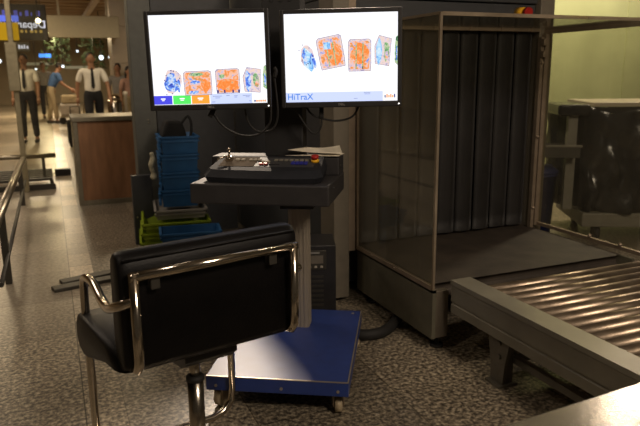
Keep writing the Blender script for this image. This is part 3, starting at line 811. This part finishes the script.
# ------------------------------------------------------------------ trays
def tray(label, cat, loc, rz, w, d, h, m, group=None, tp_=.86):
    t = thing('security_tray', label, cat, loc, rz, group)
    b = MB(); tk = .006
    w2, d2 = w/2, d/2; a2, c2 = w2*tp_, d2*tp_
    vs = [(-a2,-c2,0),(a2,-c2,0),(a2,c2,0),(-a2,c2,0),(-w2,-d2,h),(w2,-d2,h),(w2,d2,h),(-w2,d2,h),
          (-w2+tk,-d2+tk,h),(w2-tk,-d2+tk,h),(w2-tk,d2-tk,h),(-w2+tk,d2-tk,h),(-a2+tk,-c2+tk,tk),(a2-tk,-c2+tk,tk),(a2-tk,c2-tk,tk),(-a2+tk,c2-tk,tk)]
    fs = [(3,2,1,0)]
    for i in range(4):
        j = (i+1) % 4
        fs += [(i, j, 4+j, 4+i), (4+i, 4+j, 8+j, 8+i), (8+i, 8+j, 12+j, 12+i)]
    fs.append((12, 13, 14, 15))
    b.add(vs, fs); b.build('body', m, t)
    r = MB()
    for z in (h-.008, h-.036):
        k = tp_+(1-tp_)*(z/h)
        x_, y_ = w2*k+.012, d2*k+.012
        r.box(-x_, x_, -y_, -y_+.014, z-.005, z+.006).box(-x_, x_, y_-.014, y_, z-.005, z+.006).box(-x_, -x_+.014, -y_, y_, z-.005, z+.006).box(x_-.014, x_, -y_, y_, z-.005, z+.006)
    r.build('rim', m, t)
    return t
tr_z = [.345, .475, .605, .735]
nm = ['blue tray at the bottom of the tall tray stack, on the grey tray', 'second blue tray from the bottom of the tall stack', 'third blue tray up the tall stack, below the topmost', 'topmost blue tray of the tall stack, holding the black bag']
for i, z in enumerate(tr_z):
    tray(nm[i], 'tray', (.852+(i % 2)*.006, 4.86, z), R(-8+i*1.5), .265, .36, .128, 'tray_blue', 'blue trays in the tall stack', .93)
# ribs of the nested handles on the left of the stack: each tray has a hand grip
for t in [o for o in bpy.data.objects if o.name.startswith('security_tray') and o.parent is None]:
    g = MB()
    for k in range(2):
        g.add([(-.155, -.17, .015+k*.055), (-.155, -.17, .045+k*.055), (-.150, .0, .065+k*.055), (-.150, .0, .035+k*.055),
               (-.135, -.17, .015+k*.055), (-.135, -.17, .045+k*.055), (-.130, .0, .065+k*.055), (-.130, .0, .035+k*.055)],
              [(0,1,2,3),(7,6,5,4),(0,4,5,1),(1,5,6,2),(2,6,7,3),(3,7,4,0)])
    g.build('hand_grip', 'tray_blue', t)
tray('shallow grey tray between the blue stack and the lime trays', 'tray', (.84, 4.82, .272), R(-7), .36, .46, .07, 'tray_grey', None, .94)
for i, z in enumerate((.0, .068, .14)):
    tray(('lime green tray lying directly on the floor under two others', 'middle lime green tray of the low stack', 'uppermost lime green tray, under the grey tray')[i], 'tray', (.775+i*.01, 4.80-i*.012, z), R(-7), .47, .52, .128, 'tray_lime', 'lime green trays stacked on the floor', .84)
tray('low blue tray on the floor in front of the lime trays, behind the chair', 'tray', (.825, 4.36, .0), R(-8), .40, .24, .25, 'tray_blue', None, .8)
bg = thing('black_bag', 'black cloth bag with a strap loop standing in the top blue tray', 'bag', (.846, 4.86, .745))
b = MB(); b.prism([(-.10, 0), (.085, 0), (.07, .14), (.04, .22), (-.07, .23), (-.105, .13)], -.08, .09, 'y', bev=.02); b.build('pouch', 'cloth_black', bg)
b = MB(); b.tube(smooth_path([(.07, .0, .05), (.11, -.02, .10), (.12, -.02, .2), (.10, 0, .25), (.05, 0, .2)], 6), .010, 8); b.build('strap', 'cloth_black', bg)
b = MB(Matrix.Translation((.6535, 4.80, .0)))
b.tube(smooth_path([(0, 0, .545), (.010, .01, .58), (-.006, 0, .64), (.010, 0, .70), (.0, 0, .745)], 5), [.010]+[.022]*5+[.016]*5+[.022]*5+[.016]*4+[.010], 10)
tag(b.build('cleaning_rag', 'cloth_pale'), 'pale crumpled rag hanging between grey column and blue tray stack', 'cloth')

# ------------------------------------------------------------------ wooden counter
W = thing('wooden_counter', 'low wooden counter with metal edge strips in the hall left of the grey column', 'counter', (.19, 6.85, 0))
MB().box(.045, .86, .012, .62, .03, .845).build('panel', 'wood', W)
MB().box(0, .045, 0, .64, 0, .85, 0, .004).build('end_post', 'counter_metal', W)
MB().box(.86, .90, 0, .64, 0, .85, 0, .004).build('end_post', 'counter_metal', W)
MB().box(.045, .86, .004, .03, .0, .05).build('kick_strip', 'counter_metal', W)
MB().box(-.012, .92, -.012, .66, .85, .895, 0, .006).build('counter_top', 'counter_metal', W)

# ------------------------------------------------------------------ left hall fittings
G = thing('glass_screen', 'clear glass screen on a tall metal post with sensor box at the left edge', 'glass screen', (-.33, 7.95, 0))
MB().box(-.028, .028, 0, .06, 0, 3.2, 0, .006).build('post', 'brass_post', G)
MB().box(-.065, .055, -.07, 0, 1.14, 1.66, 0, .008).box(-.055, .045, -.075, -.07, 1.55, 1.63).build('sensor_box', 'brass_post', G)
MB().box(.03, .335, .024, .034, .16, 3.1).build('pane', 'partition_glass', G)
BN = thing('gate_stand', 'low metal grille platform with a raised bar at the foot of the glass screen', 'gate', (-.35, 8.30, 0))
g = MB()
for i in range(6): g.box(-.45, .30, .0-.20+i*.16, -.20+i*.16+.05, .10, .13)
g.box(-.45, .33, -.24, -.2, .0, .06).box(.27, .31, -.2, .66, .06, .10)
g.build('platform', 'dark_metal', BN)
MB().tube([(-.6, .0, .37), (.36, .0, .37)], .028, 10).build('bar', 'hall_metal', BN)
MB().box(.20, .235, -.02, .02, .13, .35).build('leg', 'dark_metal', BN)
BR = thing('barrier_rail', 'round metal barrier rail running along the left side of the walkway', 'barrier', (-.40, 5.6, 0))
MB().tube([(.07, -1.9, .53), (.07, 2.2, .40)], .030, 14).build('rail', 'hall_metal', BR)
for y, z in ((-1.2, .505), (1.55, .41)): MB().box(.035, .075, y-.03, y+.03, 0, z, 0, .004).build('leg', 'dark_metal', BR)
MB().tube([(.07, -1.9, .20), (.07, 2.2, .16)], .014, 10).build('lower_rail', 'dark_metal', BR)
g = MB().box(0, .20, 0, .10, 0, .09, 0, .01).box(-.1, 0, .04, .05, .03, .04)
o = g.build('door_stop', 'dark_plastic'); o.location = (-.02, 9.1, 0); tag(o, 'small dark block on the hall floor near the gate bar', 'block')
for (x, y, l, a, z, lab) in ((-.03, 4.13, .34, -14, 0, 'dark flat metal bar on the floor left of the chair, the nearer one'), (.02, 4.26, .36, -16, 0, 'dark flat metal bar on the floor left of the chair, the farther one')):
    mb = MB(Matrix.Translation((x, y, z)) @ Matrix.Rotation(R(-a), 4, 'Z')); mb.box(-.06, l, -.05, .035, 0, .022, 0, .003)
    tag(mb.build('metal_bar', 'dark_metal'), lab, 'bar', 'flat metal bars on the floor')

# signs in the hall, seen mirrored from behind
sg = thing('departure_sign', 'dark hanging sign with reversed white letters beside the glass post', 'sign', (-.33, 14, 2.25))
MB().box(-.40, .42, 0, .08, -.27, .40, 0, .01).build('panel', 'hall_dark', sg)
emit('sign_white', (.85, .83, .95), .75); emit('sign_blue_dim', (.16, .15, .55), .5); emit('sign_blue', (.18, .24, 1.0), .7); emit('sign_yellow', (.9, .50, .02), .42)
emit('sign_gold', (.7, .45, .12), .5); emit('lamp_warm', (1, .82, .5), 6.); emit('lamp_cool', (.85, .95, 1), 2.2); emit('sign_bright_blue', (.08, .30, 1), 1.6); emit('window_glow', (.5, .42, .25), .35)
mb = MB(); text_mesh(mb, 'Departure', Matrix.Translation((.40, -.004, -.035)) @ Matrix.Scale(-1, 4, (1, 0, 0)) @ Matrix.Rotation(PI/2, 4, 'X'), .195, 0, .002, 'LEFT', True); mb.build('lettering', 'sign_white', sg)
mb = MB()
for i, w_ in enumerate((.05, .03, .07, .04, .06, .02, .06)): mb.box(-.35+i*.10, -.35+i*.10+w_, -.004, -.001, .18, .18+(.07 if i % 2 else .10))
mb.build('lettering', 'sign_blue_dim', sg)
mb = MB()
for i, w_ in enumerate((.04, .05, .03, .06, .04, .05)): mb.box(-.15+i*.085, -.15+i*.085+w_, -.004, -.001, -.13, -.08)
mb.build('lettering', 'sign_gold', sg)
o = MB(Matrix.Translation((-.62, 13.8, 2.13))).box(-.26, .20, 0, .06, -.16, .16, 0, .01).build('yellow_sign', 'sign_yellow'); tag(o, 'glowing yellow sign panel at the far left edge behind the metal post', 'sign')
o = MB(Matrix.Translation((-.62, 13.8, 2.36))).box(-.26, .22, 0, .06, -.05, .06, 0, .01).build('blue_sign', 'sign_blue'); tag(o, 'glowing blue strip sign above the yellow sign at the left edge', 'sign')
sg2 = thing('counter_sign', 'small dark sign with white letters under the yellow sign', 'sign', (-.47, 13.7, 1.85))
MB().box(-.2, .22, 0, .05, -.09, .08, 0, .006).build('panel', 'hall_dark', sg2)
mb = MB()
for i, (w_, h_) in enumerate(((.025, .07), (.03, .05), (.0, .0), (.03, .07), (.03, .06), (.025, .07), (.03, .05))):
    if w_: mb.box(-.12+i*.047, -.12+i*.047+w_, -.004, 0, -.04, -.04+h_)
mb.build('lettering', 'sign_white', sg2)
o = MB(Matrix.Translation((.02, 18, 1.80))).box(-.16, .12, 0, .05, -.04, .05, 0, .005).build('hanging_sign', 'sign_bright_blue'); MB().cyl((0, 18.03, 1.85), (0, 18.03, 3.06), .01, None, 6).build('rod', 'dark_metal', o); tag(o, 'small bright blue light box far down the hall', 'sign')
for (p, r_, m, lab) in (((-.06, 13.5, 2.31), .045, 'lamp_warm', 'glaring warm spot lamp at the right end of the reversed letters'),
                        ((1.42, 19, 1.78), .06, 'lamp_cool', 'white spot lamp in the far hall right of the walking officer, the nearer one'),
                        ((1.70, 19.5, 1.80), .05, 'lamp_cool', 'smaller white spot lamp beside the clad pillar in the far hall'),
                        ((.42, 19, 1.55), .035, 'lamp_cool', 'cool white spot lamp in the far hall left of the walking officer'),
                        ((.95, 22, 2.05), .03, 'lamp_cool', 'tiny white spot lamp above the walking officer in the far hall'),
                        ((-.28, 21, 1.50), .03, 'lamp_cool', 'tiny white spot lamp above the distant traveller between the officers'),
                        ((-1.0, 17, 1.65), .05, 'lamp_cool', 'cool white lamp at the far left edge of the hall')):
    t = MB(); t.lathe([(r_*.3, -.06), (r_*.9, -.03), (r_, 0)], (0, 0, 0), 14)
    T2 = thing('spot_lamp', lab, 'lamp', p, 0, 'small lamps in the hall')
    MB().ball((0, 0, 0), r_).build('bulb', m, T2)
    MB().cyl((0, .0, r_*.8), (0, .0, (3.0 if p[1] > 12.5 else 3.4)-p[2]), .012, None, 8).build('rod', 'dark_metal', T2)
for (x, y, w_, z0, z1, m, lab) in ((.35, 24, .9, 1.55, 2.7, 'foliage', 'dim green hanging plant display beyond the board, left one'), (1.55, 24.5, .8, 1.5, 2.7, 'foliage', 'dim green hanging plant display beyond the board, right one')):
    mb = MB()
    rnd = random.Random(int(x*10))
    for i in range(90):
        c = Vector((x+rnd.uniform(-w_/2, w_/2), y+rnd.uniform(-.1, .1), rnd.uniform(z0, z1))); a = rnd.uniform(0, PI); q = Vector((math.cos(a)*.09, rnd.uniform(-.03, .03), math.sin(a)*.09)); n_ = Vector((-q.z, .02, q.x))*.35
        mb.add([c-q, c+n_, c+q, c-n_], [(0, 1, 2, 3)])
    mb.tube([(x, y, z0), (x, y, 2.98)], .03, 6)
    tag(mb.build('hanging_plant', m), lab, 'plant', 'green plants beyond the hanging board')
for (x, y, z, lab) in ((-.3, 27, 1.75, 'left'), (1.2, 27.5, 1.62, 'right')):
    o = MB().box(-.55, .55, 0, .1, -.05, .05).build('hanging_strip_lamp', 'window_glow'); o.location = (x, y, z)
    tag(o, 'dim warm light strip at the back of the hall, %s one of two' % lab, 'lamp', 'light strips at the back of the hall')
    for q in (-.5, .5): MB().cyl((q, .05, .05), (q, .05, 3.06-z), .012, None, 6).build('rod', 'dark_metal', o)

# ------------------------------------------------------------------ people
def skin_mesh(verts, edges, radii, name, m, parent, sub=2, root=0, extra=None):
    me = bpy.data.meshes.new(name); me.from_pydata([tuple(v) for v in verts], edges, [])
    o = bpy.data.objects.new(name, me); COL.objects.link(o)
    md = o.modifiers.new('skin', 'SKIN'); md.use_smooth_shade = True
    for i, r in enumerate(radii):
        d = me.skin_vertices[0].data[i]; d.radius = r if isinstance(r, tuple) else (r, r); d.use_root = (i == root)
    ss = o.modifiers.new('sub', 'SUBSURF'); ss.levels = sub; ss.render_levels = sub
    dg = bpy.context.evaluated_depsgraph_get()
    nm_ = bpy.data.meshes.new_from_object(o.evaluated_get(dg))
    bpy.data.objects.remove(o); bpy.data.meshes.remove(me)
    mb = MB(); mb.add([v.co.copy() for v in nm_.vertices], [tuple(p.vertices) for p in nm_.polygons], 0, True)
    bpy.data.meshes.remove(nm_)
    if extra: extra(mb)
    return mb.build(name, m, parent, True)
def person(label, loc, rz, J, shirt, trousers, tie=False, sleeves='short', h=1.75, longhair=False):
    """J: joints; lower body, spine, arms (x right of figure as seen from its front is -x; the figure faces -y)"""
    t = thing('person', label, 'person', loc, rz, 'people in the hall')
    V = Vector
    pel, ch, nk, hd_ = V(J['pelvis']), V(J['chest']), V(J['neck']), V(J['head'])
    verts = [pel, ch, nk, hd_]; edges = [(0, 1), (1, 2), (2, 3)]; rad = [(.115, .08), (.135, .09), (.052, .052), (.070, .078)]
    ends = {}
    for s in ('l', 'r'):
        sh_, el, wr = (V(q) for q in J['arm_'+s]); hp, kn, an, to = (V(q) for q in J['leg_'+s])
        b0 = len(verts)
        verts += [sh_, el, wr]; edges += [(1, b0), (b0, b0+1), (b0+1, b0+2)]; rad += [.052, .040, .027]
        c0 = len(verts)
        verts += [hp, kn, an, to]; edges += [(0, c0), (c0, c0+1), (c0+1, c0+2), (c0+2, c0+3)]; rad += [.082, .055, .037, .035]
        ends[s] = (el, wr)
    up_ = (hd_-nk).normalized(); top = hd_+up_*.075
    def extra(mb):
        f_ = V(J.get('face', (0, -1, 0)))
        sd = f_.cross(V((0, 0, 1))).normalized()
        hc = hd_+up_*.03
        mb.ball(hc, (.072, .088, .108))
        mb.ball(hc+f_*.088-up_*.012, (.013, .018, .020), n=8)
        for k in (-1, 1):
            mb.ball(hc+sd*k*.073-up_*.01, (.012, .02, .03), n=8)
            mb.ball(hc+sd*k*.030+f_*.078+up_*.015, .010, n=8)
        mb.ball(hc+f_*.080-up_*.055, (.022, .008, .007), n=8)
        for s in ('l', 'r'):
            el, wr = ends[s]; d = (wr-el).normalized(); sd2 = d.cross(V((0, -1, 0)))
            sd2 = sd2.normalized() if sd2.length > .1 else V((1, 0, 0))
            nrm = sd2.cross(d)
            mb.tube([wr-d*.02, wr+d*.03, wr+d*.085], [.026, .036, .034], 10)
            for q, (o_, l_) in enumerate(((-.026, .065), (-.009, .078), (.009, .074), (.026, .058))):
                p0 = wr+d*.08+nrm*o_
                mb.tube([p0, p0+d*l_*.5+sd2*.006, p0+d*l_*.85+sd2*.022], [.0095, .009, .007], 7)
            p0 = wr+d*.03-nrm*.03
            mb.tube([p0, p0+d*.035-nrm*.022, p0+d*.065-nrm*.018+sd2*.01], [.012, .010, .008], 7)
    skin_mesh(verts, edges, rad, 'body', 'skin', t, 2, 0, extra)
    # shirt
    v2 = [pel+V((0, 0, -.02)), ch, nk-(nk-ch)*.15]; e2 = [(0, 1), (1, 2)]; r2 = [(.155, .115), (.170, .122), (.068, .066)]
    for s in ('l', 'r'):
        sh_, el, wr = (V(q) for q in J['arm_'+s]); b0 = len(v2)
        v2 += [sh_, sh_+(el-sh_)*.85]; e2 += [(1, b0), (b0, b0+1)]; r2 += [.068, .058]
        if sleeves == 'long': v2.append(wr); e2.append((b0+1, b0+2)); r2.append(.040)
    skin_mesh(v2, e2, r2, 'shirt', shirt, t)
    v3 = [pel+V((0, 0, .02)), pel+(ch-pel)*.42]; e3 = [(0, 1)]; r3 = [(.150, .112), (.150, .112)]
    for s in ('l', 'r'):
        hp, kn, an, to = (V(q) for q in J['leg_'+s]); b0 = len(v3)
        v3 += [hp, kn, an+V((0, 0, .02))]; e3 += [(0, b0), (b0, b0+1), (b0+1, b0+2)]; r3 += [.100, .074, .062]
    skin_mesh(v3, e3, r3, 'trousers', trousers, t)
    for s in ('l', 'r'):
        hp, kn, an, to = (V(q) for q in J['leg_'+s])
        d = V((to.x-an.x, to.y-an.y, 0)); d = d.normalized() if d.length > 0 else V((0, -1, 0))
        a = V((an.x, an.y, 0))
        mb = MB(); mb.tube([a-d*.07+V((0, 0, .045)), a+V((0, 0, .05)), a+d*.10+V((0, 0, .042)), a+d*.19+V((0, 0, .032))], [.030, .046, .042, .026], 10)
        mb.build('shoe', 'shoe', t)
    hb = MB(); hc = hd_+up_*.055
    hb.ball(hc+V((0, .016, 0)), (.080, .090, .098))
    if longhair: hb.ball(hc+V((0, .05, -.10)), (.085, .06, .14))
    hb.build('hair', 'hair', t)
    if tie:
        mb = MB(); a = ch+V((0, -.135, .10)); mb.add([a+V((-.018, .03, .06)), a+V((.018, .03, .06)), a+V((.032, -.004, -.28)), a+V((0, 0, -.33)), a+V((-.032, -.004, -.28)),
               a+V((-.018, .045, .06)), a+V((.018, .045, .06)), a+V((.032, .012, -.28)), a+V((0, .012, -.33)), a+V((-.032, .012, -.28))],
               [(0,4,3,2,1),(5,6,7,8,9)]+[(i, (i+1) % 5, 5+(i+1) % 5, 5+i) for i in range(5)])
        mb.build('tie', 'trousers_black', t)
    return t
def stand(dx=0, armout=.0, stride=.08, bend=0., hold=0.):
    b = math.sin(bend); c = math.cos(bend)
    S_ = lambda x, z: (x, -b*(z-.95), .95+c*(z-.95))
    j = dict(pelvis=(0, 0, .95), chest=S_(0, 1.28), neck=S_(0, 1.47), head=S_(0, 1.58))
    for s, k in (('l', 1), ('r', -1)):
        shd = Vector(S_(k*.185, 1.40)); st_ = stride*k
        el = shd+Vector((k*(.05+armout), -.02-st_*.8-hold*.5, -.28+hold*.1)); wr = el+Vector((k*.01, -.07-st_*.8-hold, -.25+hold*.5))
        j['arm_'+s] = (shd, el, wr)
        j['leg_'+s] = ((k*.095, 0, .88), (k*.10, -.03+st_*.9, .49), (k*.105, st_*2, .085), (k*.115, st_*2-.15, .03))
    return j
person('officer in white short-sleeved shirt, dark tie and black trousers, behind the metal post', (-.40, 14, 0), R(-12), stand(stride=.03), 'shirt_white', 'trousers_black', True)
person('officer in white shirt and long dark tie walking in the hall above the wooden counter', (.775, 13, 0), R(3), stand(stride=.09, armout=.03), 'shirt_white', 'trousers_black', True)
person('traveller in blue shirt and khaki trousers bending over the luggage trolley', (.05, 19.5, 0), R(100), stand(stride=.04, bend=.45, hold=.18), 'shirt_blue', 'trousers_khaki')
pa = person('traveller in grey shirt standing in front of the clad pillar', (1.41, 14.68, 0), R(-15), stand(stride=.03), 'shirt_grey', 'trousers_khaki', False, 'short')
pb = person('traveller with long hair in pink top and light trousers beside the clad pillar', (1.56, 14.0, 0), R(25), stand(stride=.05), 'shirt_pink', 'trousers_khaki', False, 'short', longhair=True)
pa.scale = (.90, .90, .90); pb.scale = (.86, .86, .86)
person('distant traveller in dark shirt standing between the two officers', (-.10, 22, 0), R(10), stand(stride=.05), 'shirt_grey', 'trousers_black')

# luggage trolley, bag, stanchion
LT = thing('luggage_trolley', 'luggage trolley loaded with pale bags beside the bending traveller', 'trolley', (.55, 19.3, 0))
mb = MB().box(-.32, .32, -.28, .28, .18, .22)
mb.tube([(.30, .25, .2), (.42, .25, .95), (.42, -.25, .95), (.30, -.25, .2)], .018, 8); mb.build('frame', 'hall_metal', LT)
for x in (-.25, .25):
    for y in (-.22, .22): MB().cyl((x, y-.02, .09), (x, y+.02, .09), .09, None, 14).build('wheel', 'rubber', LT)
o = MB(Matrix.Translation((.50, 19.3, .222))).box(-.25, .28, -.22, .22, 0, .32, 0, .04).box(-.05, .09, -.235, -.22, .14, .18).build('suitcase', 'suitcase'); tag(o, 'pale soft suitcase lying lowest on the luggage trolley', 'suitcase', 'suitcases on the luggage trolley')
o = MB(Matrix.Translation((.48, 19.3, .545))).box(-.18, .24, -.18, .18, 0, .24, 0, .05).box(-.03, .09, -.19, -.17, .12, .15).build('suitcase', 'trousers_khaki'); tag(o, 'smaller tan suitcase on top of the luggage trolley', 'suitcase', 'suitcases on the luggage trolley')
BK = thing('carried_bag', 'black wheeled bag beside the walking officer in the hall', 'bag', (.42, 12.9, 0))
MB().box(-.16, .15, -.10, .10, .05, .50, 0, .04).build('case', 'cloth_black', BK)
MB().tube([(-.08, 0, .5), (-.08, 0, .74), (.08, 0, .74), (.08, 0, .5)], .012, 8).build('handle', 'dark_metal', BK)
for x in (-.11, .10): MB().cyl((x, -.10, .035), (x, -.06, .035), .035, None, 12).build('wheel', 'rubber', BK)
SP = thing('barrier_post', 'shiny metal barrier post in front of the travellers by the clad pillar', 'post', (1.36, 13.0, 0))
MB().lathe([(.17, 0), (.17, .02), (.06, .05), (.03, .07)], (0, 0, 0)).build('base', 'led_white', SP)
MB().lathe([(.03, .05), (.03, .92), (.045, .93), (.045, .99), (.02, 1.0)], (0, 0, 0)).build('pole', 'led_white', SP)
SV = thing('waste_bin', 'tall shiny metal bin just left of the barrier post in the hall', 'bin', (1.19, 13.45, 0))
MB().lathe([(.13, 0), (.14, .05), (.14, .78), (.12, .82)], (0, 0, 0)).build('drum', 'chrome', SV)
MB().lathe([(.12, .82), (.10, .90), (.03, .93)], (0, 0, 0)).build('lid', 'chrome', SV)

# ------------------------------------------------------------------ wrapped trolley on the right
Q = thing('service_trolley', 'trolley draped in black plastic film with pale top, seen through the right hood pane', 'trolley', (3.82, 3.68, 0), R(-28))
MB().box(-.06, 1.2, -.02, .68, 1.035, 1.065, 0, .004).build('top', 'trolley_top', Q)
MB().box(-.09, 1.2, -.05, .70, .115, .225, 0, .01).build('platform', 'trolley_grey', Q)
nx, nz = 60, 16; vs = []; fs = []
path = [(-.26, .52), (-.06, .0), (.0, -.028), (1.15, -.028), (1.19, .04), (1.19, .66)]
def along(s):
    ls = [math.dist(path[i], path[i+1]) for i in range(len(path)-1)]; T_ = s*sum(ls)
    for i, l in enumerate(ls):
        if T_ <= l or i == len(ls)-1:
            u = min(1, T_/l); return (path[i][0]*(1-u)+path[i+1][0]*u, path[i][1]*(1-u)+path[i+1][1]*u)
        T_ -= l
for j in range(nz+1):
    for i in range(nx+1):
        x, y = along(i/nx); z = 1.034-(1.034-.226)*j/nz; k = j/nz
        w_ = .040*k*math.sin(i*.75+1.6*math.sin(j*.35))+.018*math.sin(i*1.9+j*.8)*min(1, 3*k)+.010*math.sin(i*.6-j*1.1)
        vs.append((x*(1-.02*k)+w_*.3, y-w_-.012*k, z))
for j in range(nz):
    for i in range(nx): q = j*(nx+1)+i; fs.append((q, q+nx+1, q+nx+2, q+1))
mb = MB(); mb.add(vs, fs, 0, True); dr = mb.build('plastic_cover', 'black_plastic_film', Q)
sm = dr.modifiers.new('thickness', 'SOLIDIFY'); sm.thickness = .003
MB().box(-.20, -.13, .10, .16, .225, 1.0).build('post', 'trolley_grey', Q)
MB().box(-.30, -.06, .02, .50, .965, 1.05, 0, .02).build('folded_film', 'black_plastic_film', Q)
for x in (.05, 1.1):
    for y in (.05, .6): MB().cyl((x-.02, y, .057), (x+.02, y, .057), .057, None, 16).build('wheel', 'rubber', Q)
sd = MB(); sd.box(-.42, -.14, -.05, .20, .655, .665).box(-.42, -.14, -.05, -.04, .665, .74).box(-.42, -.14, .19, .20, .665, .74).box(-.42, -.41, -.05, .2, .665, .74)
sd.build('side_tray', 'dark_metal', Q)
MB().box(-.43, -.13, -.06, -.035, .735, .75).box(-.43, -.41, -.06, .21, .735, .75).build('tray_rim', 'trolley_grey', Q)
BB = thing('blue_bin', 'dark blue bin on the floor left of the draped trolley', 'bin', (3.60, 4.05, 0), R(-28))
MB().lathe([(.11, 0), (.135, .48), (.145, .48), (.145, .50), (.125, .50), (.10, .03)], (0, 0, .0), 24).build('tub', 'bin_blue', BB)
MB().lathe([(.148, .50), (.15, .52), (.10, .56), (.02, .57)], (0, 0, 0), 24).build('lid', 'bin_blue', BB)

# ------------------------------------------------------------------ lamps and added fill lights
def area(name, loc, target, size, power, col):
    l = bpy.data.lights.new(name, 'AREA'); l.shape = 'DISK'; l.size = size; l.energy = power; l.color = col
    o = bpy.data.objects.new(name, l); COL.objects.link(o); o.location = loc
    o.rotation_euler = (Vector(target)-Vector(loc)).to_track_quat('-Z', 'Y').to_euler()
    return o
WARM = (1.0, .82, .64)
area('lamp_or_fill', (4.56, 3.96, 3.2), (2.2, 1.9, 0), .16, 1.6, WARM)
sp = bpy.data.lights.new('spot_light', 'SPOT'); sp.energy = 420; sp.color = WARM; sp.spot_size = R(17); sp.spot_blend = .25; sp.shadow_soft_size = .06
so_ = bpy.data.objects.new('spot_light', sp); COL.objects.link(so_); so_.location = (1.87, 7.14, 3.4)
so_.rotation_euler = (Vector((.72, 2.30, .1))-Vector((1.87, 7.14, 3.4))).to_track_quat('-Z', 'Y').to_euler()
area('lamp_or_fill', (2.3, 4.9, 3.4), (1.6, 2.2, 0), .5, 50, WARM)
area('lamp_or_fill', (5.5, 4.5, 3.3), (4.9, 5.6, 1.2), .5, 72, WARM)  # unseen fill, added to brighten the green wall
area('lamp_or_fill', (-1.2, 1.2, 3.4), (-.6, 1.8, 0), .5, 9, WARM)
area('lamp_or_fill', (1.6, -1.2, 3.3), (2.1, 3.2, .8), 1.2, 90, WARM)  # large soft fill behind the camera, added to lift the scanner front
area('lamp_or_fill', (-1.6, 7.0, 3.4), (-1.0, 7.0, 0), 1.6, 34, WARM)
area('lamp_or_fill', (-.5, 4.4, 3.4), (.2, 5.6, .4), .9, 16, WARM)  # unseen fill, added to light the front of the wooden counter
for x, y, p in ((-1.5, 13, 45), (1.2, 11.3, 30), (-.5, 18, 60), (2.0, 19, 55), (0, 24, 150), (2.2, 25, 110), (.5, 30, 45)):  # the far ones include fill added to brighten the dim back
    area('hall_lamp_or_fill', (x, y, 2.85), (x, y-.3, 0), .7, p, (1, .78, .48))
wd = bpy.data.worlds.new('world'); SC.world = wd; wd.use_nodes = True
wd.node_tree.nodes['Background'].inputs[0].default_value = (1, .78, .52, 1); wd.node_tree.nodes['Background'].inputs[1].default_value = .03

SC.view_settings.view_transform = 'Standard'; SC.view_settings.look = 'None'; SC.view_settings.gamma = 1; SC.view_settings.exposure = .28
SC.view_settings.use_curve_mapping = False
